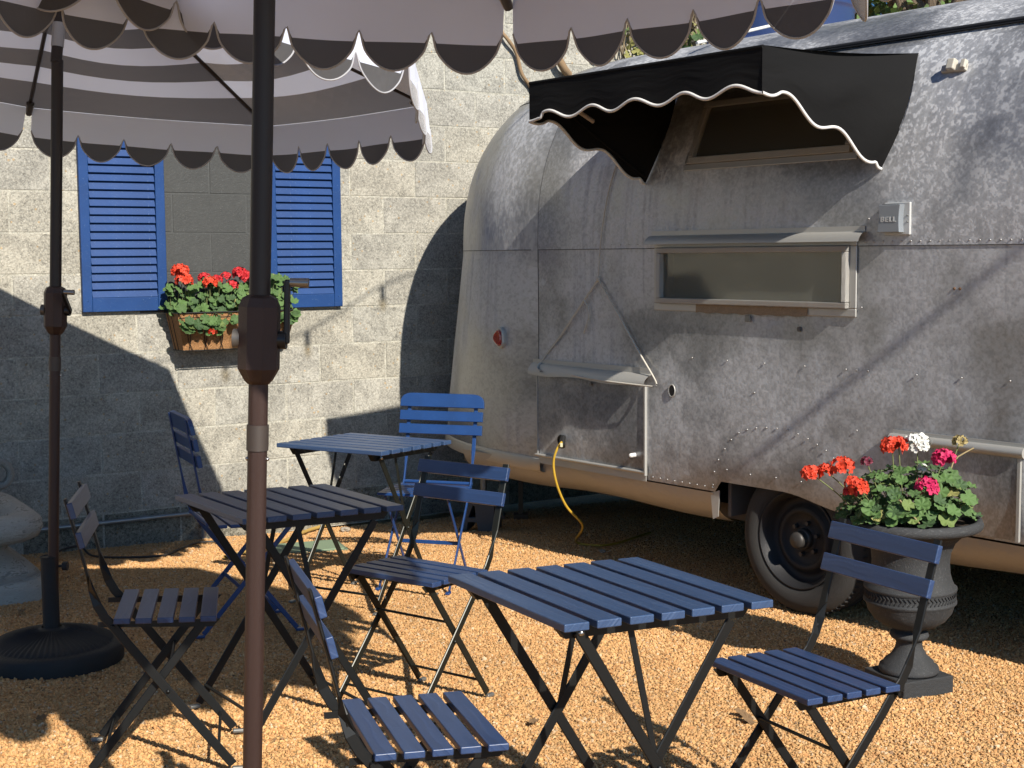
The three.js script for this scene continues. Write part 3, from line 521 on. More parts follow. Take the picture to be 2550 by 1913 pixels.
// service hatch with hood, hinge and rope
{
  const x0 = -1.905, x1 = -1.108, y0 = 0.455, y1 = 0.862, z = 0.007;
  const door = part('hatch', grid(16, 10, (u, v) => { const X = lerp(x0, x1, u), Y = lerp(y0, y1, v); return [X, Y, Math.max(secZ(Y), -0.01) + z + dent(X * 1.6 + 4, Y * 1.6) * 0.6]; }, (u, v) => [u * 0.8 + 3, v * 0.4 + 2]), aluLow, trailer, 'rectangular service hatch with a bent hood');
  const e = 0.008;
  part('hatch_edge', [rbox(0.012, y1 - y0 + 0.02, 0.016, 0.003, x1 + 0.006, (y0 + y1) / 2 - 0.01, z), box(0.005, y1 - y0, 0.01, x0 - 0.0025, (y0 + y1) / 2, z - 0.002)], aluTrim, door);
  part('hinge', [rod(V(x0 - 0.02, y0 - 0.004, 0.006), V(x1 + 0.004, y0 - 0.004, 0.006), e), box(x1 - x0, 0.035, 0.004, (x0 + x1) / 2, y0 - 0.03, -0.004)], aluTrim, door);
  part('hood', [grid(24, 6, (u, v) => { const a = v * 1.7; return [lerp(x0 - 0.035, x1 + 0.05, u), 0.925 - 0.008 * u - 0.055 * Math.pow(v, 1.3) - 0.006 * Math.sin(u * 11) * v, 0.006 + 0.045 * Math.sin(a) * (0.8 + 0.4 * u)]; }), box(x1 - x0 + 0.07, 0.03, 0.003, (x0 + x1) / 2, 0.93, 0.005)], aluTrim, door);
  const [kx, ky] = tp(1583, 1133); part('knob', [rod(V(kx, ky, 0), V(kx, ky, 0.03), 0.011), new THREE.SphereGeometry(0.011, 10, 8).translate(kx, ky, 0.03)], std({ color: rgb(0.8, 0.79, 0.76), roughness: 0.5 }), door);
  const [px, py] = tp(1476, 956); part('lock', new THREE.CylinderGeometry(0.008, 0.008, 0.008, 10).rotateX(1.57).translate(px, py, z + 0.004), zinc, door);
  // outlet hole with the plug
  const [qx, qy] = tp(1400, 1096); part('cord_inlet', new THREE.TorusGeometry(0.019, 0.007, 8, 18).scale(0.85, 1.1, 1).translate(qx, qy, z + 0.004), blackSteel, door);
}
{ // second compartment towards the tow end
  const x0 = tp(2235, 1330)[0], x1 = tp(2533, 1365)[0], y0 = 0.425, y1 = 0.74;
  const door = part('compartment_door', grid(16, 8, (u, v) => { const X = lerp(x0, x1, u), Y = lerp(y0, y1, v); return [X, Y, Math.max(secZ(Y), -0.012) + 0.008 + dent(X, Y * 2)]; }, (u, v) => [u * 0.9 + 1, v * 0.35]), alu, trailer, 'low compartment door behind the flower urn');
  part('door_hood', [rod(V(x0 - 0.03, y1 + 0.012, 0.012), V(x1 + 0.03, y1 + 0.012, 0.012), 0.02), box(x1 - x0 + 0.05, 0.02, 0.004, (x0 + x1) / 2, y1 + 0.035, 0.006)], aluTrim, door);
  part('door_edge', box(0.012, y1 - y0, 0.012, x1 + 0.006, (y0 + y1) / 2, 0.006), aluTrim, door);
  const [bx, by] = tp(2420, 1309); part('latch', [new THREE.CylinderGeometry(0.013, 0.013, 0.022, 6).rotateX(1.57).translate(bx, by, 0.018)], zinc, door);
}
{ // outlet cover with raised lettering
  const [ox, oy] = tp(2233, 545), grayP = std({ color: rgb(0.30, 0.33, 0.36), roughness: 0.45, metalness: 0.2 }), edge = std({ color: rgb(0.62, 0.63, 0.62), roughness: 0.5, metalness: 0.2 });
  const b = part('outlet_cover', rbox(0.118, 0.125, 0.012, 0.003, ox + 0.012, oy, 0.008), edge, trailer, 'small grey outdoor outlet cover reading BELL');
  part('lid', new THREE.ExtrudeGeometry((() => { const s = new THREE.Shape(); s.moveTo(-0.056, -0.052); s.lineTo(0.044, -0.052); s.quadraticCurveTo(0.038, 0, 0.046, 0.05); s.lineTo(-0.05, 0.05); s.quadraticCurveTo(-0.046, 0, -0.056, -0.052); return s; })(), { depth: 0.026, bevelEnabled: true, bevelSize: 0.002, bevelThickness: 0.002, bevelSegments: 1 }).translate(ox, oy + 0.002, 0.016), grayP, b);
  part('hinge', rod(V(ox - 0.04, oy + 0.05, 0.036), V(ox + 0.035, oy + 0.05, 0.036), 0.006), blackSteel, b);
  const font = await new FontLoader().loadAsync('fonts/droid/droid_sans_bold.typeface.json');
  const tg = new TextGeometry('BELL', { font, size: 0.02, depth: 0.002, curveSegments: 3 }); tg.computeBoundingBox(); const bw = tg.boundingBox.max.x; tg.scale(0.074 / bw, 1, 1).translate(ox - 0.044, oy - 0.012, 0.0435);
  part('lettering', tg, edge, b);
  for (const dy of [-0.012, 0.012]) part('screw', new THREE.SphereGeometry(0.004, 8, 6).translate(ox + 0.061, oy + dy, 0.014), zinc, b);
}
{ // clearance lamp, tail lamp, vents
  const redGlass = phys({ color: rgb(0.36, 0.003, 0.006), roughness: 0.2, clearcoat: 1, clearcoatRoughness: 0.05 });
  const th = 0.36, hh = (1.04 - 0.413) / (TY - 0.413); let best = th; let bd = 1e9; for (let a = 0.05; a < 1.3; a += 0.01) { const p = capPt(-1, a, hh), w = tw(CX0 + p[0], p[1], p[2]); const d = ray(1251, 838).normalize(), e = w.clone().sub(EYE); const dist = e.addScaledVector(d, -e.dot(d)).length(); if (dist < bd) { bd = dist; best = a; } }
  const p = capPt(-1, best, hh), q = capPt(-1, best + 0.05, hh), tan = V(q[0] - p[0], 0, q[2] - p[2]).normalize(), nn = V(tan.z, 0, -tan.x); if (nn.x * p[0] + nn.z * (p[2] + TB) < 0) nn.negate();
  const lamp = new THREE.Group(); lamp.name = 'tail_lamp'; lamp.userData.label = 'small red tail lamp'; trailer.add(lamp); lamp.position.set(CX0 + p[0], p[1], p[2]); lamp.rotation.y = Math.atan2(nn.x, nn.z); lamp.scale.setScalar(1.3);
  const tri = (r, k) => { const s = new THREE.Shape(); for (let i = 0; i <= 24; i++) { const a = i / 24 * Math.PI * 2, rr = r * (1 + k * Math.cos(3 * (a + 1.0))); s[i ? 'lineTo' : 'moveTo'](Math.cos(a) * rr, Math.sin(a) * rr * 1.1); } return s; };
  part('bezel', new THREE.ExtrudeGeometry(tri(0.034, 0.12), { depth: 0.012, bevelEnabled: true, bevelSize: 0.004, bevelThickness: 0.006, bevelSegments: 3 }), aluTrim, lamp);
  part('lens', new THREE.ExtrudeGeometry(tri(0.024, 0.12), { depth: 0.018, bevelEnabled: true, bevelSize: 0.006, bevelThickness: 0.008, bevelSegments: 3 }), redGlass, lamp);
  const [vx, vy] = tp(1676, 973);
  const v1 = part('painted_vent_hole', new THREE.CylinderGeometry(0.021, 0.021, 0.006, 20).rotateX(1.57).scale(0.9, 1.25, 1).translate(vx, vy, 0.006), std({ color: rgb(0.004, 0.004, 0.004), roughness: 1 }), trailer);  // flat disc, no opening: shade of the hole is put into its colour
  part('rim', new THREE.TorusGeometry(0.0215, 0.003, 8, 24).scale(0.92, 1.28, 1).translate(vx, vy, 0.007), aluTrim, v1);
  const [hx, hy] = tp(1992, 820); part('painted_vent_hole', new THREE.CylinderGeometry(0.009, 0.009, 0.006, 14).rotateX(1.57).scale(1, 1.2, 1).translate(hx, hy, 0.006), darkIn, trailer);  // smaller flat disc, its dark tone stands for shade inside a hole
  // pale bracket near the roof
  const [cx, cy] = tp(2338, 165, -0.06); const br = part('roof_bracket', [rbox(0.11, 0.03, 0.018, 0.004, 0, 0, 0), rbox(0.035, 0.045, 0.03, 0.006, -0.005, 0.008, 0.014), rbox(0.02, 0.035, 0.024, 0.004, 0.045, 0.008, 0.008)], std({ color: rgb(0.55, 0.52, 0.44), roughness: 0.7 }), trailer); br.position.set(cx, cy, secZ(cy) + 0.016); br.rotation.x = -0.35;
  const [ex, ey] = tp(2385, 719); part('old_bolt_marks', [new THREE.SphereGeometry(0.006, 8, 6).translate(ex - 0.012, ey, 0.002), new THREE.SphereGeometry(0.006, 8, 6).translate(ex + 0.012, ey, 0.002)], std({ color: rgb(0.16, 0.09, 0.05), roughness: 0.9 }), trailer);
  // roof vent lid seen at the top edge
  part('roof_vent', rbox(0.6, 0.05, 0.6, 0.02, 1.1, 2.62, -0.95), alu, trailer);
}
{ // wheel
  const [wx, wy] = tp(1978, 1361, -0.03), R = 0.324, zf = -0.05;
  const rubber = std({ color: rgb(0.038, 0.036, 0.034), roughness: 0.85, bumpMap: rep(grayTex(N1, (i) => nE[i]), 8, 2), bumpScale: 0.003 }), steel = std({ color: rgb(0.028, 0.028, 0.03), roughness: 0.55, metalness: 0.3, bumpMap: rep(grayTex(N1, (i) => nB[i]), 4), bumpScale: 0.001 });
  const lathe = (pts, seg = 64) => new THREE.LatheGeometry(pts.map(([r, z]) => new THREE.Vector2(r, z)), seg).rotateX(Math.PI / 2);
  const wheel = new THREE.Group(); wheel.name = 'wheel'; trailer.add(wheel); wheel.position.set(wx, R - 0.066, zf);
  const tread = (() => { const g = lathe([[0.205, -0.012], [0.213, 0.0], [0.228, 0.012], [0.252, 0.016], [0.28, 0.012], [0.303, -0.002], [0.316, -0.022], [0.322, -0.04], [R, -0.055], [R, -0.085], [R - 0.008, -0.088], [R - 0.008, -0.094], [R, -0.097], [R, -0.13], [R - 0.008, -0.133], [R - 0.008, -0.139], [R, -0.142], [R, -0.175], [0.312, -0.195], [0.27, -0.215], [0.205, -0.21]], 96); return g; })();
  part('tyre', tread, rubber, wheel);
  const lugs = []; for (let i = 0; i < 72; i++) { const a = i / 72 * Math.PI * 2; lugs.push(box(0.006, 0.012, 0.022, 0, 0, 0).rotateX(0.2).translate(0, R - 0.001, -0.044).rotateZ(a)); }
  { const m = part('tread_blocks', lugs, rubber, wheel); m.userData.kind = 'stuff'; }
  part('rim', lathe([[0.208, 0.0], [0.212, 0.006], [0.204, 0.008], [0.198, -0.006], [0.186, -0.016], [0.182, -0.05], [0.165, -0.06], [0.15, -0.058], [0.138, -0.04], [0.125, -0.032], [0.112, -0.036], [0.105, -0.055], [0.06, -0.058], [0.055, -0.05], [0.04, -0.05]]), steel, wheel);
  part('hub', lathe([[0.046, -0.055], [0.046, -0.03], [0.04, -0.026], [0.036, -0.024], [0.036, 0.002], [0.033, 0.012], [0.02, 0.018], [0, 0.02]], 28), std({ color: rgb(0.07, 0.065, 0.06), roughness: 0.5, metalness: 0.4 }), wheel);
  for (let i = 0; i < 6; i++) { const a = i / 6 * Math.PI * 2 + 0.3; part('lug_nut', new THREE.CylinderGeometry(0.0095, 0.011, 0.018, 6).rotateX(1.57).translate(Math.cos(a) * 0.07, Math.sin(a) * 0.07, -0.046), std({ color: rgb(0.09, 0.085, 0.08), roughness: 0.5, metalness: 0.5 }), wheel); }
  part('wheel_well', [box(0.62, 0.02, 0.35, -0.3, 0.64, -0.25), box(0.02, 0.4, 0.35, -0.64, 0.5, -0.25), box(0.02, 0.4, 0.35, 0.12, 0.5, -0.25)], darkIn, trailer);
}
// ------------------------------------------------------------------ rope, cord and other things on the trailer
{
  const ropeM = std({ color: rgb(0.62, 0.58, 0.5), roughness: 0.95 });
  const q = (u, v, o = 0.012) => { const [x, y] = tp(u, v, o); return tw(x, y, secZ(y) + o); };
  const rope = thing('rope_sling', 'twisted pale rope hanging in a triangle from the awning to the hatch hood', 'rope');
  part('strand', tube([q(1519, 380), q(1508, 480), q(1496, 600), q(1490, 695)], 0.0032), ropeM, rope);
  part('strand', tube([q(1490, 695), q(1450, 755, 0.016), q(1400, 830), q(1345, 905), q(1338, 918, 0.05), q(1346, 925, 0.055)], 0.0055), ropeM, rope);
  part('strand', tube([q(1490, 695), q(1540, 785), q(1590, 875), q(1632, 948, 0.04), q(1635, 958, 0.06)], 0.0045), ropeM, rope);
  part('strand', tube([q(1455, 748, 0.018), q(1466, 775), q(1462, 805), q(1453, 830)], 0.0045), ropeM, rope);
  part('strand', tube([q(1425, 935, 0.05), q(1500, 948, 0.058), q(1580, 958, 0.06), q(1626, 963, 0.055)], 0.004), ropeM, rope);
  part('knot', new THREE.SphereGeometry(0.012, 10, 8).scale(0.8, 1.3, 0.7).translate(...q(1490, 695).toArray()), ropeM, rope);

  const cord = thing('extension_cord', 'yellow extension cord plugged into the trailer hatch and trailing underneath', 'cord');
  const yel = std({ color: rgb(0.6, 0.38, 0.04), roughness: 0.45 });
  const a = q(1400, 1098, 0.035), g1 = onGround(1440, 1358), g2 = onGround(1500, 1362), g3 = onGround(1620, 1330);
  part('cable', tube([q(1399, 1100, 0.05), q(1386, 1118, 0.075), q(1374, 1150, 0.09), q(1372, 1200, 0.09), q(1381, 1265, 0.06), q(1403, 1312, 0.0), g1.setY(g1.y + 0.012), g2.setY(g2.y + 0.008), g3.setY(g3.y + 0.008)], 0.0062, 80, 10), yel, cord);
  part('plug', between(new THREE.CylinderGeometry(0.013, 0.017, 1, 14), q(1398, 1112, 0.052), q(1402, 1088, 0.012)), std({ color: rgb(0.015, 0.015, 0.015), roughness: 0.5 }), cord);
  part('prong_guard', rbox(0.014, 0.02, 0.012, 0.003).translate(...q(1397, 1109, 0.068).toArray()), std({ color: rgb(0.62, 0.6, 0.4), roughness: 0.5 }), cord);
}
// ------------------------------------------------------------------ umbrellas
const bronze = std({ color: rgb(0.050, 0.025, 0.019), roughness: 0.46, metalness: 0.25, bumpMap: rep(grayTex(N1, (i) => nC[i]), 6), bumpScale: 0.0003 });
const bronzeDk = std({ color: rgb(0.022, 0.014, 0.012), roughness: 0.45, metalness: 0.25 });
const baseBlack = std({ color: rgb(0.014, 0.015, 0.016), roughness: 0.62, bumpMap: rep(grayTex(N1, (i) => nE[i]), 4), bumpScale: 0.001 });
const fabCol = (v, j) => { const n = 0.96 + 0.08 * paintB[((j * 7919) % 512) * 512 + ((j * 31) % 512)]; return v ? [0.74 * n, 0.74 * n, 0.755 * n] : [0.055 * n, 0.052 * n, 0.052 * n]; };
const weave = grayTex(512, (i) => ((i % 512) % 4 < 2) !== ((Math.floor(i / 512)) % 4 < 2) ? 0.7 : 0.3);
const fabric = (dark) => phys({ color: dark ? rgb(0.080, 0.080, 0.088) : rgb(0.92, 1.0, 1.2), roughness: 1, transmission: dark ? 0.72 : 0.38, thickness: 0, side: THREE.DoubleSide, bumpMap: rep(weave, 40), bumpScale: 0.0003 });
const fabW = fabric(false), fabD = fabric(true);
const piping = phys({ color: rgb(0.55, 0.56, 0.6), roughness: 1, transmission: 0.2, thickness: 0, side: THREE.DoubleSide });
function umbrella(label, R, x, z, lean, tiltX, rimY, a0, crankTurn, houseTurn) {
  const t = thing('market_umbrella', label, 'umbrella', 'striped market umbrellas'); stand(t, x, z, 0); t.quaternion.identity();
  // base
  const flute = grid(180, 14, (u, v) => { const a = u * Math.PI * 2, rr = [0.252, 0.254, 0.25, 0.242, 0.236, 0.218, 0.214, 0.2, 0.17, 0.135, 0.1, 0.07, 0.045, 0.038, 0.036][Math.round(v * 14)], yy = [0, 0.03, 0.055, 0.062, 0.066, 0.069, 0.074, 0.083, 0.093, 0.102, 0.11, 0.116, 0.121, 0.128, 0.128][Math.round(v * 14)], on = v > 0.42 && v < 0.8 ? 1 : 0; return [Math.cos(a) * rr, yy + on * 0.0035 * Math.cos(a * 60) + (v > 0.28 && v < 0.38 ? 0.001 * Math.cos(a * 90) : 0), -Math.sin(a) * rr]; });
  const base = part('base', flute, baseBlack, t, 'round black base with radiating ribs');
  part('base_sleeve', [rod(V(0, 0.12, 0), V(0, 0.385, 0), 0.0305), new THREE.TorusGeometry(0.0305, 0.003, 6, 24).rotateX(1.57).translate(0, 0.385, 0)], baseBlack, base);
  part('base_knob', [rod(V(0.03, 0.35, 0), V(0.05, 0.35, 0), 0.005), new THREE.CylinderGeometry(0.017, 0.017, 0.018, 7).rotateZ(1.57).translate(0.058, 0.35, 0)], baseBlack, base);
  const up = new THREE.Group(); up.name = 'mast'; t.add(up); up.rotation.z = -lean; up.position.y = 0.02;
  part('lower_pole', rod(V(0, 0.12, 0), V(0, 1.19, 0), 0.019, 0.019, 28), bronze, up);
  part('collar', [rod(V(0, 1.045, 0), V(0, 1.095, 0), 0.0215, 0.0215, 28)], std({ color: rgb(0.075, 0.06, 0.052), roughness: 0.5, metalness: 0.3 }), up);
  for (const s of [-1, 1]) part('snap_button', new THREE.SphereGeometry(0.0042, 8, 6).translate(s * 0.0195, 1.028, 0), shinySteel, up);
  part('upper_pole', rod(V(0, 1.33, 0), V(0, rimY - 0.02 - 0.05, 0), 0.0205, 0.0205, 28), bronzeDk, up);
  { // crank housing: octagonal with tapered ends
    const oct = (rs) => { const g = new THREE.LatheGeometry(rs.map(([r, y]) => new THREE.Vector2(r, y)), 8); const q = g.toNonIndexed(); q.computeVertexNormals(); return q.rotateY(houseTurn); };
    const hs = part('crank_housing', oct([[0.021, 1.175], [0.028, 1.182], [0.041, 1.205], [0.041, 1.325], [0.034, 1.342], [0.022, 1.348]]), bronze, up);
    part('cap_disc', new THREE.CylinderGeometry(0.019, 0.019, 0.014, 20).rotateZ(1.57).translate(-0.043, 1.262, 0), std({ color: rgb(0.14, 0.13, 0.12), roughness: 0.4, metalness: 0.5 }), hs);
    const ck = new THREE.Group(); ck.name = 'crank'; up.add(ck); ck.position.set(0.042, 1.262, 0); ck.rotation.x = crankTurn;
    const ckm = std({ color: rgb(0.035, 0.034, 0.036), roughness: 0.35, metalness: 0.6 });
    part('pivot', new THREE.CylinderGeometry(0.018, 0.018, 0.018, 20).rotateZ(1.57).translate(0.002, 0, 0), ckm, ck);
    part('arm', rbox(0.011, 0.125, 0.02, 0.004, 0.011, 0.055, 0), ckm, ck);
    part('grip', new THREE.CylinderGeometry(0.0085, 0.0095, 0.036, 14).rotateZ(1.57).translate(0.034, 0.112, 0), std({ color: rgb(0.32, 0.32, 0.33), roughness: 0.3, metalness: 0.9 }), ck);
  }
  // canopy head, with a little more tilt than the pole
  const hd = new THREE.Group(); hd.name = 'canopy'; up.add(hd); hd.position.y = rimY - 0.02; hd.rotation.set(tiltX, 0, -(0.0) ); hd.rotation.z = -umbTilt(lean);
  const rise = 0.42, pts = Array.from({ length: 9 }, (_, i) => { const a = a0 + i * Math.PI / 4; return V(R * Math.sin(a), 0, -R * Math.cos(a)); }), apex = V(0, rise, 0);
  part('tilt_joint', rod(V(0, -0.005, 0), V(0, 0.08, 0), 0.0225), std({ color: rgb(0.45, 0.45, 0.46), roughness: 0.3, metalness: 0.7 }), hd, 'shiny metal label band on the tilt joint');
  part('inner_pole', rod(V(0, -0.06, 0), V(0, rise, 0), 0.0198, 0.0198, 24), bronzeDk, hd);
  part('runner_hub', new THREE.LatheGeometry([[0.022, 0.16], [0.03, 0.165], [0.05, 0.19], [0.054, 0.205], [0.05, 0.22], [0.022, 0.225]].map(([a, b]) => new THREE.Vector2(a, b)), 20), bronzeDk, hd);
  part('finial', new THREE.LatheGeometry([[0.03, rise - 0.02], [0.03, rise + 0.02], [0.015, rise + 0.035], [0.02, rise + 0.055], [0, rise + 0.075]].map(([a, b]) => new THREE.Vector2(a, b)), 16), bronzeDk, hd);
  const fr = [0, 0.17, 0.27, 0.37, 0.467, 0.565, 0.665, 0.76, 0.86, 0.999];
  const sag = (u, f) => -0.035 * Math.sin(Math.PI * f) * Math.sin(Math.PI * u) - 0.008 * Math.sin(Math.PI * u) * (1 - f);
  for (let i = 0; i < 8; i++) {
    const A = pts[i], B = pts[i + 1];
    const at = (u, f) => { const p = A.clone().lerp(B, u).lerp(apex, f); p.y += sag(u, f); return [p.x, p.y, p.z]; };
    for (let k = 0; k < fr.length - 1; k++) part('canopy_stripe', grid(8, 3, (u, v) => at(u, lerp(fr[k], fr[k + 1], v)), (u, v) => [u, lerp(fr[k], fr[k + 1], v)]), k % 2 ? fabW : fabD, hd);
    // rib and strut on vertex i
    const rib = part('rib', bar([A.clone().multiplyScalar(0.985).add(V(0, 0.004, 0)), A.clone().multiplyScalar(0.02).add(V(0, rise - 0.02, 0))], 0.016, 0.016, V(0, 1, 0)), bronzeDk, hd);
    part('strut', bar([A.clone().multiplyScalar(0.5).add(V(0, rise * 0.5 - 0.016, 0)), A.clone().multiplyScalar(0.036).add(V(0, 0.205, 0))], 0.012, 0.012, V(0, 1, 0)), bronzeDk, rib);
    part('pocket', between(new THREE.CylinderGeometry(0.014, 0.018, 1, 8), A.clone().multiplyScalar(0.955).add(V(0, 0.008, 0)), A.clone().multiplyScalar(1.0).add(V(0, -0.028, 0))), fabD, rib);
    // scalloped valance: pale band, dark scallops
    const out = A.clone().add(B).normalize(), S = 5, drop = 0.205, band = 0.128, rr = rng(i * 13 + Math.round(rimY * 100));
    const flut = Array.from({ length: 7 }, () => rr() * 2 - 1);
    const vp = (u, d) => { const p = A.clone().lerp(B, 0.012 + u * 0.976); p.y += sag(u, 0) - d; const w = 0.012 * Math.sin(u * Math.PI * S + flut[0] * 2) * (d / drop) + 0.012 * flut[1 + Math.floor(u * 4.999)] * Math.sin(Math.PI * ((u * 5) % 1)) * (d / drop); p.addScaledVector(out, 0.001 + w + 0.028 * d / drop); return [p.x, p.y, p.z]; };
    const edge = (u) => { const s = (u * S) % 1, c = Math.sin(Math.PI * clamp(s, 0.0001, 0.9999)); return band - 0.03 + (drop - band + 0.03) * Math.pow(c, 0.55); };
    const nseg = S * 12;
    part('valance', grid(nseg, 3, (u, v) => vp(u, v * Math.min(band, edge(u)))), fabW, hd);
    part('valance_edge', grid(nseg, 3, (u, v) => vp(u, lerp(Math.min(band, edge(u)), edge(u), v))), fabD, hd);
    const path = []; for (let j = 0; j <= nseg; j++) { const q = vp(j / nseg, edge(j / nseg)); path.push(V(...q)); }
    part('piping', new THREE.TubeGeometry(new THREE.CatmullRomCurve3(path, false, 'centripetal'), nseg * 2, 0.003, 5), piping, hd);
  }
  return t;
}
function umbTilt(lean) { return lean > 0.042 ? 0.04 : 0.008; }
umbrella('striped market umbrella on a thin dark pole in the round black ribbed base', 1.38, -1.69, -5.09, 0.045, -0.1, 2.215, -22.5 * Math.PI / 180, 0.9, 0.1);
umbrella('striped market umbrella with a thick brown pole and crank, canopy above the tables', 1.33, -0.54, -2.75, 0.04, -0.06, 2.245, 20 * Math.PI / 180, 0, 0.35);
// ------------------------------------------------------------------ geraniums
const leafMats = [[0.07, 0.15, 0.03], [0.095, 0.195, 0.04], [0.045, 0.105, 0.025], [0.16, 0.235, 0.05], [0.3, 0.29, 0.08]].map(([a, b, c]) => phys({ color: rgb(a, b, c), roughness: 0.75, transmission: 0.18, thickness: 0, side: THREE.DoubleSide }));
const stemM = std({ color: rgb(0.17, 0.2, 0.07), roughness: 0.8 }), dryM = std({ color: rgb(0.34, 0.26, 0.13), roughness: 0.9 });
const leafGeos = [0, 1, 2, 3].map((k) => { // scalloped round leaf, cupped and pleated
  const r = rng(500 + k), n = 28, pos = [0, 0, 0], idx = [];
  for (let ring = 1; ring <= 2; ring++) for (let i = 0; i < n; i++) { const a = (i / n) * Math.PI * 2, notch = 1 - 0.55 * Math.exp(-Math.pow((((a + Math.PI) % (Math.PI * 2)) - Math.PI) / 0.22, 2)), lob = 1 + 0.07 * Math.cos(a * 7 + k) + 0.04 * (r() - 0.5), R = (ring / 2) * notch * lob; pos.push(-R * Math.cos(a), (0.16 + 0.08 * k * 0.3) * (ring / 2) * (ring / 2) + 0.13 * Math.cos(a * 7 + k + 0.6) * (ring / 2) - 0.12 * (ring === 2 ? 1 : 0) * (0.5 + 0.5 * Math.sin(a * 2 + k)), R * Math.sin(a)); }
  for (let i = 0; i < n; i++) { const j = (i + 1) % n; idx.push(0, 1 + i, 1 + j, 1 + i, 1 + n + i, 1 + n + j, 1 + i, 1 + n + j, 1 + j); }
  const g = new THREE.BufferGeometry(); g.setAttribute('position', new THREE.Float32BufferAttribute(pos, 3)); g.setIndex(idx); g.computeVertexNormals(); return g;
});
function petals(seed, R, count) { // one ball-shaped flower head of many five-petalled florets
  const r = rng(seed), list = [];
  for (let i = 0; i < count; i++) {
    const y = -0.35 + 1.35 * (i + 0.5) / count, a = i * 2.4 + r(), q = Math.sqrt(Math.max(0, 1 - y * y)), dir = V(Math.cos(a) * q, y, Math.sin(a) * q).normalize();
    const fq = new THREE.Quaternion().setFromUnitVectors(V(0, 1, 0), dir);
    for (let p = 0; p < 5; p++) {
      const b = p / 5 * 6.283 + r() * 0.4, L = R * 0.42 * (0.8 + 0.4 * r()), W = L * 0.75;
      const g = new THREE.BufferGeometry(); g.setAttribute('position', new THREE.Float32BufferAttribute([0, 0, 0, L * 0.5, L * 0.12, -W / 2, L * 0.95, L * 0.05 * r(), -W * 0.28, L * 0.95, L * 0.3 * r(), W * 0.28, L * 0.5, L * 0.12, W / 2], 3)); g.setIndex([0, 2, 1, 0, 3, 2, 0, 4, 3]);
      g.rotateZ(0.25).rotateY(b).applyQuaternion(fq).translate(dir.x * R * 0.8, dir.y * R * 0.62, dir.z * R * 0.8); g.computeVertexNormals(); list.push(g);
    }
  }
  return merge(list);
}
const petalMat = (r, g, b) => phys({ color: rgb(r, g, b), roughness: 0.7, transmission: 0.12, thickness: 0, side: THREE.DoubleSide });
const PET = { orange: petalMat(0.78, 0.055, 0.012), red: petalMat(0.62, 0.012, 0.02), pink: petalMat(0.66, 0.008, 0.115), white: petalMat(0.82, 0.82, 0.76), maroon: petalMat(0.18, 0.012, 0.04), straw: petalMat(0.42, 0.33, 0.13) };
const headGeo = [petals(1, 1, 30), petals(2, 1, 26), petals(3, 1, 22)];
function geranium(t, leaves, heads, place, seed) { // place(r)-> {p, up}
  const r = rng(seed), Q = new THREE.Quaternion();
  for (let i = 0; i < leaves; i++) {
    const { p, n, root } = place(r); const m = part('leaf', leafGeos[i % 4], leafMats[r() < 0.42 ? 1 : r() < 0.5 ? 0 : r() < 0.55 ? 2 : r() < 0.75 ? 3 : r() < 0.3 ? 4 : 0], t);
    m.position.copy(p); Q.setFromUnitVectors(V(0, 1, 0), n.clone().add(V((r() - 0.5) * 0.9, (r() - 0.2) * 0.6, (r() - 0.5) * 0.9)).normalize()); m.quaternion.copy(Q).multiply(new THREE.Quaternion().setFromAxisAngle(V(0, 1, 0), r() * 6.3)); m.scale.setScalar(0.017 + 0.015 * r());
    if (i % 3 === 0) part('stalk', tube([root, root.clone().lerp(p, 0.5).add(V(0, 0.015, 0)), p], 0.0016, 6, 5), stemM, t);
  }
  for (const [p, rad, c, root] of heads) {
    const hd = part('flower_head', headGeo[Math.floor(r() * 3)], PET[c], t, ({ orange: 'orange red flower head', red: 'deep red flower head', pink: 'magenta pink flower head', white: 'white flower head', maroon: 'wilted maroon flower head', straw: 'dried straw coloured flower head' })[c]); hd.position.copy(p); hd.scale.setScalar(rad); hd.rotation.y = r() * 6.3;
    part('flower_stalk', tube([root, root.clone().lerp(p, 0.6).add(V((r() - 0.5) * 0.02, 0.01, 0)), p], 0.0022, 8, 5), stemM, t);
  }
}
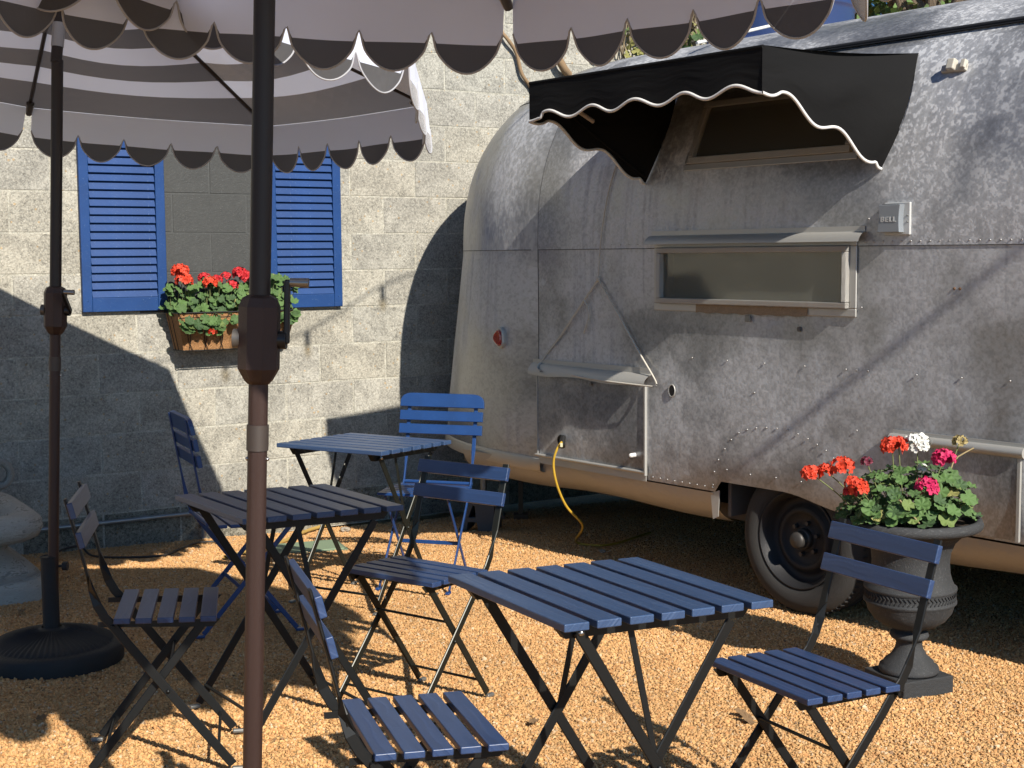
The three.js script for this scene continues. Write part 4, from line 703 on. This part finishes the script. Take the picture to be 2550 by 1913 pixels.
// ------------------------------------------------------------------ urn with flowers
{
  const P = onGround(2262, 1712), gy = groundY(P.x, P.z);
  const urn = thing('garden_urn', 'dark grey classical pedestal urn full of red, white and pink geraniums', 'urn'); urn.position.set(P.x, gy - 0.004, P.z); urn.rotation.y = 0.42;
  const dust = std({ map: rep(colorTex(512, (i) => { const k = 0.75 + 0.5 * paintB[i], s = paintF[i] > 0.72 ? 0.05 : 0; return [0.032 * k + s * 0.7, 0.034 * k + s * 0.7, 0.036 * k + s * 0.7]; }), 2), roughness: 0.8, bumpMap: rep(grayTex(512, (i) => paintB[i] * 0.5 + paintF[i] * 0.5), 3), bumpScale: 0.002 });
  part('plinth', rbox(0.215, 0.062, 0.215, 0.005, 0, 0.031, 0), dust, urn);
  const pr = [[0.0, 0.06], [0.1, 0.06], [0.104, 0.07], [0.1, 0.083], [0.088, 0.088], [0.084, 0.1], [0.062, 0.118], [0.048, 0.142], [0.044, 0.16], [0.047, 0.172], [0.062, 0.178], [0.068, 0.188], [0.062, 0.199], [0.048, 0.204], [0.05, 0.212], [0.088, 0.222], [0.122, 0.244], [0.143, 0.272], [0.151, 0.3], [0.158, 0.304], [0.158, 0.312], [0.1515, 0.316], [0.1515, 0.345], [0.158, 0.349], [0.158, 0.357], [0.15, 0.362], [0.141, 0.38], [0.134, 0.405], [0.1315, 0.44], [0.135, 0.475], [0.15, 0.51], [0.178, 0.538], [0.2, 0.55], [0.224, 0.553], [0.238, 0.562], [0.241, 0.575], [0.234, 0.59], [0.222, 0.592], [0.212, 0.585], [0.205, 0.56], [0.2, 0.545], [0, 0.545]];
  const urnY = 1.035; part('bowl', new THREE.LatheGeometry(pr.map(([a, b]) => new THREE.Vector2(a, b * urnY)), 72), dust, urn);
  const hb = []; for (let i = 0; i < 64; i++) { const a = i / 64 * Math.PI * 2; for (const s of [-1, 1]) hb.push(box(0.0035, 0.017, 0.005).rotateZ(s * 0.7).translate(0, 0.3305 * urnY + s * 0.0065, 0.153).rotateY(a)); }
  { const m = part('herringbone_band', hb, dust, urn); m.userData.kind = 'stuff'; }
  part('soil', new THREE.CircleGeometry(0.2, 32).rotateX(-Math.PI / 2).translate(0, 0.566 * urnY, 0), std({ color: rgb(0.06, 0.035, 0.018), roughness: 1, bumpMap: rep(grayTex(N1, (i) => nB[i]), 2), bumpScale: 0.02 }), urn);
  const pl = thing('geranium_plant', 'geranium clump with orange, white and magenta flowers growing in the grey urn', 'plant'); pl.position.set(P.x, gy + 0.58, P.z);
  const at = (u, v, dz = 0) => { const d = ray(u, v), t = (P.z + dz) / d.z; return EYE.clone().addScaledVector(d, t).sub(pl.position); };
  const heads = [[2020, 1180, 0.036, 'orange', 0.06], [2055, 1172, 0.03, 'orange', 0.02], [2098, 1162, 0.042, 'orange', 0.04], [2125, 1205, 0.032, 'orange', 0.1], [2118, 1226, 0.026, 'red', 0.09], [2138, 1214, 0.036, 'orange', 0.12], [2222, 1112, 0.042, 'orange', 0.02], [2238, 1108, 0.036, 'orange', -0.01], [2285, 1106, 0.048, 'white', -0.02], [2350, 1142, 0.042, 'pink', 0.04], [2308, 1213, 0.042, 'pink', 0.13], [2158, 1150, 0.022, 'maroon', 0.0], [2390, 1100, 0.028, 'straw', -0.08], [2297, 1165, 0.018, 'white', 0.03]].map(([u, v, rad, c, dz]) => { const p = at(u, v, dz); return [p, rad, c, V(p.x * 0.4, 0.0, p.z * 0.4)]; });
  geranium(pl, 290, heads, (r) => { const a = r() * 6.283, q = Math.sqrt(r()) * (0.215 + 0.03 * (Math.cos(a) < -0.3 ? 1 : 0)), h = 0.2 * Math.sqrt(Math.max(0, 1 - Math.pow(q / 0.25, 2))) * (0.25 + 0.8 * r()) + 0.008; const p = V(Math.cos(a) * q, h, Math.sin(a) * q); if (p.x > 0.02 && p.z > 0.08 && r() < 0.6) p.y += 0.02; return { p, n: V(p.x * 2.2, 0.5 + 0.5 * r(), p.z * 2.2 + 0.25).normalize(), root: V(p.x * 0.35, 0, p.z * 0.35) }; }, 41);
  part('dry_stalk', tube([V(0.12, 0, 0.02), at(2375, 1150, -0.05), at(2425, 1116, -0.06)], 0.003, 10, 6), dryM, pl);
  part('dry_stalk', tube([V(0.0, 0.0, 0.2), V(-0.01, 0.02, 0.18), at(2240, 1245, 0.2)], 0.003, 10, 6), dryM, pl);
}
// ------------------------------------------------------------------ window box
{
  const bx = thing('window_box', 'black wire window box with brown coir liner below the mock window', 'window box'); bx.position.copy(W0); bx.rotation.y = WA;
  const x0 = -2.285, x1 = -1.58, y0 = 0.965, y1 = 1.175, z0 = 0.012, z1 = 0.215, b0 = x0 + 0.045, b1 = x1 - 0.045, zb = 0.165;
  const coir = std({ map: rep(colorTex(N1, (i) => { const k = 0.45 + 0.95 * nE[i] * (0.6 + 0.5 * nB[i]); return [0.78 * k, 0.40 * k, 0.16 * k]; }), 3), bumpMap: rep(grayTex(N1, (i) => nE[i]), 3), bumpScale: 0.014, roughness: 1 });
  const wire = std({ color: rgb(0.012, 0.012, 0.012), roughness: 0.5, metalness: 0.3 });
  const face = (a, b, c, d, n) => grid(24, 8, (u, v) => { const p = a.clone().lerp(b, u).lerp(d.clone().lerp(c, u), v); p.addScaledVector(n, 0.006 * Math.sin(Math.PI * v) * (1 + Math.sin(u * 13))); return p.toArray(); }, (u, v) => [u * a.distanceTo(b), v * 0.22]);
  const i = 0.004, T = [V(x0 + i, y1, z0), V(x1 - i, y1, z0), V(x1 - i, y1, z1 - i), V(x0 + i, y1, z1 - i)], Bm = [V(b0 + i, y0 + i, z0), V(b1 - i, y0 + i, z0), V(b1 - i, y0 + i, zb - i), V(b0 + i, y0 + i, zb - i)];
  part('coir_liner', [face(Bm[3], Bm[2], T[2], T[3], V(0, 0, 0)), face(Bm[0], Bm[3], T[3], T[0], V(0, 0, 0)), face(Bm[2], Bm[1], T[1], T[2], V(0, 0, 0)), face(Bm[1], Bm[0], T[0], T[1], V(0, 0, 0)), face(Bm[0], Bm[1], Bm[2], Bm[3], V(0, 0, 0))], coir, bx);
  part('soil', box(x1 - x0 - 0.03, 0.01, z1 - z0 - 0.02, (x0 + x1) / 2, y1 - 0.025, (z0 + z1) / 2), std({ color: rgb(0.05, 0.03, 0.016), roughness: 1 }), bx);
  part('top_rail', [rod(V(x0, y1, z1), V(x1, y1, z1), 0.004), rod(V(x0, y1, z0), V(x0, y1, z1), 0.004), rod(V(x1, y1, z0), V(x1, y1, z1), 0.004)], wire, bx);
  part('bottom_rail', [rod(V(b0, y0, zb), V(b1, y0, zb), 0.003), rod(V(b0, y0, z0), V(b0, y0, zb), 0.003), rod(V(b1, y0, z0), V(b1, y0, zb), 0.003)], wire, bx);
  const n = 7; for (let k = 0; k < n; k++) for (const s of [-1, 1]) { const u = (k + 0.5) / n, w = 0.5 / n, P = (uu, v) => V(lerp(lerp(b0, x0, v), lerp(b1, x1, v), clamp(uu)), lerp(y0, y1, v), lerp(zb, z1, v) + 0.004); part('wire_loop', tube([P(u + s * w * 0.25, 0), P(u - s * w * 0.15, 0.3), P(u - s * w * 0.1, 0.5), P(u + s * w * 0.5, 0.8), P(u + s * w * 0.98, 1)], 0.0022, 14, 5), wire, bx); }
  for (const zz of [0.06, 0.12]) for (const xx of [0, 1]) part('wire_loop', rod(V(xx ? b1 : b0, y0, zz * 0.8), V((xx ? x1 : x0) + (xx ? 0.003 : -0.003), y1, zz), 0.0022), wire, bx);
  const pl = thing('geranium_plant', 'row of geraniums with orange and crimson flowers in the wire window box', 'plant'); pl.position.copy(W0); pl.rotation.y = WA;
  const at = (u, v, off) => { const q = onWall(u, v, off); return V(q.s, q.y, off); };
  const heads = [[448, 676, 0.05, 'orange', 0.16], [458, 698, 0.05, 'orange', 0.17], [508, 692, 0.036, 'red', 0.12], [523, 704, 0.042, 'orange', 0.17], [540, 697, 0.034, 'red', 0.1], [562, 688, 0.03, 'red', 0.1], [577, 712, 0.036, 'red', 0.15], [596, 680, 0.042, 'red', 0.12], [614, 690, 0.044, 'red', 0.13], [632, 694, 0.04, 'red', 0.12], [529, 825, 0.026, 'orange', 0.235]].map(([u, v, rad, c, off]) => { const p = at(u, v, off); return [p, rad, c, V(lerp(p.x, -1.95, 0.1), 1.15, 0.12)]; });
  geranium(pl, 290, heads, (r) => { const x = lerp(x0 - 0.03, x1 + 0.02, r()), z = 0.03 + 0.2 * r(), hi = 0.17 + 0.03 * Math.sin(x * 14), h = r() * hi; const over = r() < 0.24; const p = over ? V(x * 0.9 + 0.1 * -2.0, 1.16 - 0.06 * r() - (x < -1.95 ? 0.05 * r() : 0), 0.225 + 0.03 * r()) : V(x, 1.165 + h, lerp(z, 0.12, h / hi * 0.4)); return { p, n: V((r() - 0.5) * 0.8, 0.45, 0.8).normalize(), root: V(lerp(p.x, -1.95, 0.06), 1.15, 0.11) }; }, 43);
}
// ------------------------------------------------------------------ concrete fountain at the edge of the yard
{
  const conc = std({ map: rep(colorTex(N1, (i) => { const k = 0.42 + 0.2 * nA[i] + 0.10 * (nC[i] - 0.5), m = smooth(0.55, 0.7, nB[i] * 0.5 + nA[i] * 0.5); return [lerp(k, 0.1, m * 0.6), lerp(k * 0.96, 0.095, m * 0.6), lerp(k * 0.84, 0.075, m * 0.6)]; }), 1.2), bumpMap: rep(grayTex(N1, (i) => nB[i] * 0.6 + nC[i] * 0.4), 1.2), bumpScale: 0.006, roughness: 0.95 });
  const ft = thing('concrete_fountain', 'pale concrete fountain basin with thick rounded rim near the wall', 'fountain');
  const cx = -2.66, cz = -6.26, gy = groundY(-2.4, -6.3); ft.position.set(cx, gy - 0.01, cz); ft.rotation.y = 0.55;
  const sq = (a, n) => Math.pow(Math.pow(Math.abs(Math.cos(a)), n) + Math.pow(Math.abs(Math.sin(a)), n), -1 / n);
  const ringed = (prof, n) => grid(72, prof.length - 1, (u, v) => { const a = -u * Math.PI * 2, [r, y] = prof[Math.round(v * (prof.length - 1))], q = sq(a, n) * r; return [Math.cos(a) * q, y, Math.sin(a) * q]; }, (u, v) => [u * 3, v * 1.2]);
  part('basin', ringed([[0.0, 0.24], [0.3, 0.24], [0.33, 0.28], [0.34, 0.325], [0.36, 0.36], [0.40, 0.375], [0.45, 0.368], [0.48, 0.34], [0.485, 0.305], [0.47, 0.272], [0.43, 0.252], [0.38, 0.245], [0.345, 0.225]], 5), conc, ft);
  part('pedestal', ringed([[0.345, 0.226], [0.35, 0.19], [0.385, 0.15], [0.445, 0.115], [0.455, 0.105], [0.458, 0.097], [0.47, 0.09], [0.5, 0.04], [0.5, -0.03]], 5), conc, ft);
  const q = onWall(-6, 1182, 0.35).p; const ring = part('scroll_ring', [new THREE.TorusGeometry(0.062, 0.02, 12, 36), new THREE.CylinderGeometry(0.03, 0.03, 0.03, 20).rotateX(1.57)], conc, ft); ft.updateMatrixWorld(); ring.position.copy(ft.worldToLocal(q)); ring.rotation.y = 0.1;
  part('centre_column', new THREE.LatheGeometry([[0.09, 0.3], [0.07, 0.36], [0.05, 0.42], [0.06, 0.5], [0.1, 0.56], [0.12, 0.6], [0.0, 0.62]].map(([a, b]) => new THREE.Vector2(a, b)), 24), conc, ft);
}
// ------------------------------------------------------------------ small things at the foot of the wall
{
  const cond = thing('conduit_pipe', 'grey metal electrical conduit running along the bottom of the wall', 'pipe'); const a = onWall(60, 1324, 0.03), b = onWall(492, 1277, 0.03);
  const cm = std({ color: rgb(0.36, 0.37, 0.36), roughness: 0.42, metalness: 0.6 });
  part('tube', rod(a.p, b.p, 0.0125, 0.0125, 16), cm, cond); part('coupling', rod(a.p.clone().lerp(b.p, 0.655), a.p.clone().lerp(b.p, 0.70), 0.0165, 0.0165, 16), cm, cond);
  part('elbow', tube([b.p, b.p.clone().add(V(0.02, -0.005, 0.01)), b.p.clone().add(V(0.035, -0.05, 0.02)), b.p.clone().add(V(0.035, -0.14, 0.02))], 0.0125, 16, 10), cm, cond);
  const gp = (u, v, h = 0.008) => { const p = onGround(u, v); p.y = groundY(p.x, p.z) + h; return p; };
  const blk = std({ color: rgb(0.03, 0.028, 0.026), roughness: 0.6 });
  solo('black_cable', tube([gp(120, 1400), gp(150, 1386, 0.03), gp(195, 1376, 0.035), gp(235, 1392, 0.014), gp(320, 1392), gp(400, 1388), gp(450, 1370), gp(500, 1356, 0.012), gp(560, 1352)], 0.006, 90, 8), blk, 'thin black cable lying on the gravel along the wall', 'cable');
  solo('garden_hose', tube([gp(560, 1392), gp(640, 1372), gp(705, 1352), gp(780, 1322, 0.012), gp(860, 1304, 0.012), gp(960, 1292, 0.012), gp(1060, 1280, 0.012), gp(1130, 1272, 0.012)], 0.011, 90, 8), std({ color: rgb(0.5, 0.33, 0.09), roughness: 0.6 }), 'yellowish hose lying on the ground at the foot of the wall', 'hose');
  const lid = thing('valve_box_lid', 'pale green plastic valve box lid set in the gravel behind the tables', 'lid'); const lp = gp(762, 1366, 0.004); lid.position.copy(lp); lid.rotation.y = 0.35;
  part('cover', rbox(0.36, 0.018, 0.24, 0.004, 0, 0.0, 0), std({ color: rgb(0.22, 0.30, 0.19), roughness: 0.8 }), lid); part('rim', [box(0.39, 0.012, 0.012, 0, -0.002, 0.128), box(0.39, 0.012, 0.012, 0, -0.002, -0.128), box(0.012, 0.012, 0.244, 0.189, -0.002, 0), box(0.012, 0.012, 0.244, -0.189, -0.002, 0)], std({ color: rgb(0.16, 0.22, 0.14), roughness: 0.8 }), lid);
  // jack stand under the end of the trailer
  const js = thing('jack_stand', 'dark grey plastic jack stand with a triangular hole under the trailer end', 'jack stand'); const jp = gp(1188, 1322, 0); js.position.copy(jp); js.rotation.y = -0.25;
  const jm = std({ color: rgb(0.06, 0.065, 0.07), roughness: 0.6 }); const sh = new THREE.Shape(); sh.moveTo(-0.11, 0); sh.lineTo(-0.065, 0.0); sh.lineTo(-0.055, 0.05); sh.lineTo(0.0, 0.05); sh.lineTo(0.01, 0); sh.lineTo(0.1, 0); sh.lineTo(0.1, 0.17); sh.lineTo(-0.035, 0.17); const hole = new THREE.Path(); hole.moveTo(-0.055, 0.072); hole.lineTo(-0.005, 0.072); hole.lineTo(-0.01, 0.145); hole.lineTo(-0.026, 0.145); sh.holes.push(hole);
  part('body', new THREE.ExtrudeGeometry(sh, { depth: 0.16, bevelEnabled: true, bevelSize: 0.003, bevelThickness: 0.003, bevelSegments: 1 }).translate(0, 0, -0.16), jm, js);
  part('screw_post', rod(V(0.02, 0.16, -0.08), V(0.02, 0.40, -0.08), 0.02), zinc, js);
  const post = thing('prop_post', 'thin brown wooden prop standing under the trailer end', 'post'); const pp = gp(1297, 1290, 0); part('timber', rbox(0.03, 0.34, 0.03, 0.003, pp.x, pp.y + 0.17, pp.z), std({ color: rgb(0.16, 0.1, 0.06), roughness: 0.9 }), post); part('foot_block', rbox(0.09, 0.03, 0.09, 0.004, pp.x, pp.y + 0.012, pp.z), std({ color: rgb(0.16, 0.1, 0.06), roughness: 0.9 }), post);
  // a few larger rocks
  const rk = std({ color: rgb(0.42, 0.36, 0.28), roughness: 0.95 }); const r = rng(9);
  for (const [u, v, s, lab] of [[1110, 1272, 0.06, 'pale flat rock behind the garden chair legs'], [860, 1322, 0.03, 'pale stone behind the valve box lid'], [1240, 1290, 0.05, 'shaded rock beside the jack stand'], [535, 1328, 0.045, 'brown rock at the wall behind the shaded table'], [1500, 1375, 0.018, 'small pale stone beside the yellow cord']]) { const p = gp(u, v, 0), g = new THREE.IcosahedronGeometry(1, 1), a = g.attributes.position, seen = {}; for (let i = 0; i < a.count; i++) { const k = [a.getX(i), a.getY(i), a.getZ(i)].map((q) => q.toFixed(2)).join(); const f = seen[k] ??= 0.7 + 0.5 * r(); a.setXYZ(i, a.getX(i) * f * s, a.getY(i) * f * s * 0.55 + s * 0.25, a.getZ(i) * f * s); } g.computeVertexNormals(); const m = solo('rock', g, rk, lab, 'rock'); m.position.copy(p); }
  // fallen leaves and twigs
  const lf = std({ color: rgb(0.2, 0.12, 0.055), roughness: 0.9, side: THREE.DoubleSide });
  const spots = [[1765, 1660, 'beside the empty chair seat'], [1850, 1786, 'in front of the right chair legs'], [1862, 1800, 'pale, in front of the right chair legs'], [55, 1528, 'beside the ribbed umbrella base'], [105, 1796, 'in the umbrella shadow'], [1330, 1805, 'under the front table']];
  for (const [u, v, lab] of spots) { const p = gp(u, v, 0.012), m = solo('fallen_leaf', leafGeos[1], lf, 'dry curled leaf on the gravel ' + lab, 'leaf', 'dry leaves on the gravel'); m.position.copy(p); m.scale.set(0.028, 0.02, 0.014); m.rotation.set(0.3, u, 0.3); }
}
// ------------------------------------------------------------------ beyond the wall: vines, tank, trees
{
  const bark = std({ color: rgb(0.30, 0.2, 0.11), roughness: 0.95 }), thin = std({ color: rgb(0.22, 0.17, 0.1), roughness: 0.95 });
  const wq = (u, v, o) => onWall(u, v, o).p, r = rng(60);
  const vine = thing('climbing_vine', 'bare woody vine stems climbing the top of the wall behind the trailer', 'vine');
  part('stem', tube([wq(1228, 20, 0.03), wq(1242, 70, 0.02), wq(1262, 95, 0.04), wq(1285, 130, 0.03), wq(1300, 185, 0.03), wq(1320, 215, 0.02), wq(1338, 260, 0.02)], 0.012, 40, 7), bark, vine);
  part('stem', tube([wq(1400, 70, 0.03), wq(1392, 105, 0.06), wq(1390, 140, 0.07), wq(1404, 170, 0.06), wq(1416, 186, 0.02)], 0.026, 30, 8), bark, vine);
  for (let i = 0; i < 46; i++) { const u = 1430 + 330 * Math.pow(r(), 0.6), v = 175 - 60 * r(), pts = [wq(u, v, 0.02)]; let a = u, b = v; for (let k = 0; k < 5; k++) { a += (r() - 0.45) * 30; b -= 22 + 18 * r(); pts.push(wq(a, b, 0.02 + 0.08 * r())); } part('stem', tube(pts, 0.003 + 0.004 * r(), 16, 5), thin, vine); }
  for (let i = 0; i < 60; i++) { const m = part('leaf', leafGeos[i % 4], leafMats[[4, 3, 0, 2][i % 4]], vine); m.position.copy(wq(1560 + 200 * r(), 150 - 170 * r(), 0.06 + 0.05 * r())); m.scale.setScalar(0.025 + 0.03 * r()); m.rotation.set(r() * 3, r() * 6, r() * 3); }
  // blue tank behind the trailer
  const d = ray(1935, 40), P = EYE.clone().addScaledVector(d, 11 / -d.z), tk = thing('water_tank', 'tall dark blue plastic water tank behind the trailer roof', 'tank'); const gy = groundY(P.x, P.z); tk.position.set(P.x, gy, P.z);
  const tb = std({ color: rgb(0.03, 0.055, 0.16), roughness: 0.38 }), pr = [[0, 0], [0.58, 0]]; for (let k = 0; k < 12; k++) { const y = 0.1 + k * 0.29; pr.push([0.575, y], [0.575, y + 0.21], [0.6, y + 0.23], [0.6, y + 0.26], [0.575, y + 0.28]); } pr.push([0.56, 3.62], [0.4, 3.72], [0, 3.75]);
  part('shell', new THREE.LatheGeometry(pr.map(([a, b]) => new THREE.Vector2(a, b)), 48), tb, tk); part('lid', new THREE.CylinderGeometry(0.22, 0.22, 0.08, 28).translate(0, 3.78, 0), std({ color: rgb(0.015, 0.02, 0.04), roughness: 0.5 }), tk);
  // pale pipe over the roof end
  const pa = tp(1735, 168, -0.5), pb = tp(1840, 88, -0.9); solo('roof_pipe', rod(tw(pa[0], 2.5, -0.5), tw(pb[0] + 0.1, 2.66, -1.15), 0.008), std({ color: rgb(0.75, 0.75, 0.72), roughness: 0.5 }), 'thin white pipe lying across the trailer roof end', 'pipe');
  // trees
  const barkM = std({ map: rep(colorTex(512, (i) => { const k = 0.6 + 0.7 * woodN[i]; return [0.3 * k, 0.23 * k, 0.16 * k]; }), 2, 6), bumpMap: rep(grayTex(512, (i) => woodN[i]), 2, 6), bumpScale: 0.02, roughness: 0.95 });
  const small = (() => { const g = new THREE.BufferGeometry(); g.setAttribute('position', new THREE.Float32BufferAttribute([0, 0, 0, 0.5, 0.08, -0.28, 1, -0.06, 0, 0.5, 0.08, 0.28], 3)); g.setIndex([0, 1, 2, 0, 2, 3]); g.computeVertexNormals(); return g; })();
  function tree(label, px, dist, h, rt, crownR, n, seed, cols) {
    const q = rng(seed), dd = ray(px, 400), P0 = EYE.clone().addScaledVector(dd, dist / -dd.z), t = thing('tree', label, 'tree', 'trees beyond the yard'); const g0 = groundY(P0.x, P0.z); t.position.set(P0.x, g0, P0.z);
    const trunk = [], top = V((q() - 0.5) * 0.6, h * 0.62, (q() - 0.5) * 0.6); trunk.push(tube([V(0, -0.1, 0), V((q() - 0.5) * 0.2, h * 0.25, 0), top.clone().multiplyScalar(0.7), top], rt, 20, 10));
    const tips = []; for (let i = 0; i < 14; i++) { const a = i * 2.4, s = top.clone().multiplyScalar(0.55 + 0.45 * q()), e = V(Math.cos(a) * crownR * (0.5 + 0.4 * q()), h * (0.55 + 0.42 * q()), Math.sin(a) * crownR * (0.5 + 0.4 * q())); trunk.push(tube([s, s.clone().lerp(e, 0.5).add(V(0, 0.25, 0)), e], rt * 0.28, 10, 6)); tips.push(e); for (let k = 0; k < 3; k++) { const e2 = e.clone().add(V((q() - 0.5) * 1.4, (q() - 0.3) * 1.1, (q() - 0.5) * 1.4)); trunk.push(tube([s.clone().lerp(e, 0.6), e.clone().lerp(e2, 0.5), e2], rt * 0.1, 8, 5)); tips.push(e2); } }
    part('trunk', trunk, barkM, t);
    const im = new THREE.InstancedMesh(small, phys({ color: rgb(...cols), roughness: 0.8, transmission: 0.3, thickness: 0, side: THREE.DoubleSide }), n), M = new THREE.Matrix4(), Q = new THREE.Quaternion(), E = new THREE.Euler(), c = new THREE.Color();
    for (let i = 0; i < n; i++) { const tpp = tips[Math.floor(q() * tips.length)], p = tpp.clone().add(V((q() + q() - 1) * 0.55, (q() + q() - 1) * 0.45, (q() + q() - 1) * 0.55)), s = 0.07 + 0.07 * q(); E.set(q() * 6, q() * 6, q() * 6); M.compose(p, Q.setFromEuler(E), V(s, s, s)); im.setMatrixAt(i, M); const b = 0.7 + 0.7 * q(); c.setRGB(b, b, b); im.setColorAt(i, c); }
    im.name = 'crown'; im.userData.kind = 'stuff'; setup(im); t.add(im);
  }
  tree('slim tree with pale forked trunk beyond the trailer roof', 2235, 15, 6.2, 0.13, 1.7, 5200, 71, [0.11, 0.2, 0.04]);
  tree('stout tree with thick tan trunk beyond the trailer roof', 2335, 13.5, 7.2, 0.2, 1.9, 4200, 72, [0.10, 0.17, 0.035]);
  tree('bushy green tree beyond the blue tank', 2120, 18, 6.0, 0.14, 2.2, 9000, 73, [0.09, 0.19, 0.03]);
  tree('leafy tree far beyond the trailer tow end', 2560, 19, 6.5, 0.16, 2.3, 8000, 74, [0.08, 0.16, 0.03]);
  tree('dense low tree far behind the wall corner', 1880, 24, 5.0, 0.14, 2.4, 9000, 75, [0.07, 0.15, 0.03]);
}
// ------------------------------------------------------------------ lamps strung over the yard (above the frame; their shadows fall on the wall)
{
  const sl = thing('string_lights', 'string of hanging bulb lamps above the courtyard casting small shadows on the wall', 'string lights');
  const cable = std({ color: rgb(0.012, 0.012, 0.012), roughness: 0.6 }), bulb = phys({ color: rgb(0.9, 0.85, 0.75), roughness: 0.05, transmission: 0.9, thickness: 0 });
  const w = (u, v, t) => onWall(u, v).p.addScaledVector(SUN, t); const T = 4.2;
  const pts = [w(1250, 520, T), w(1090, 655, T), w(953, 712, T), w(765, 824, T), w(640, 868, T), w(520, 890, T), w(380, 900, T)];
  part('cable', tube(pts, 0.006, 80, 6), cable, sl);
  for (const [u, v] of [[953, 716], [765, 828], [560, 888]]) { const p = w(u, v, T); part('socket', rod(p, p.clone().add(V(0, -0.07, 0)), 0.016), cable, sl); part('bulb', new THREE.SphereGeometry(0.026, 14, 12).scale(1, 1.5, 1).translate(p.x, p.y - 0.105, p.z), bulb, sl); }
}
{ // overhead service cable whose soft shadow crosses the trailer side
  const q = (u, v, t) => { const [x, y] = tp(u, v); return tw(x, y, 0).addScaledVector(SUN, t); };
  solo('overhead_cable', tube([q(2700, 490, 5), q(2550, 612, 5), q(2250, 845, 5), q(1960, 1073, 5), q(1800, 1200, 5)], 0.018, 40, 6), std({ color: rgb(0.02, 0.02, 0.02), roughness: 0.7 }), 'thick black overhead cable above the trailer front yard', 'cable');
}
renderer.render(scene, camera);
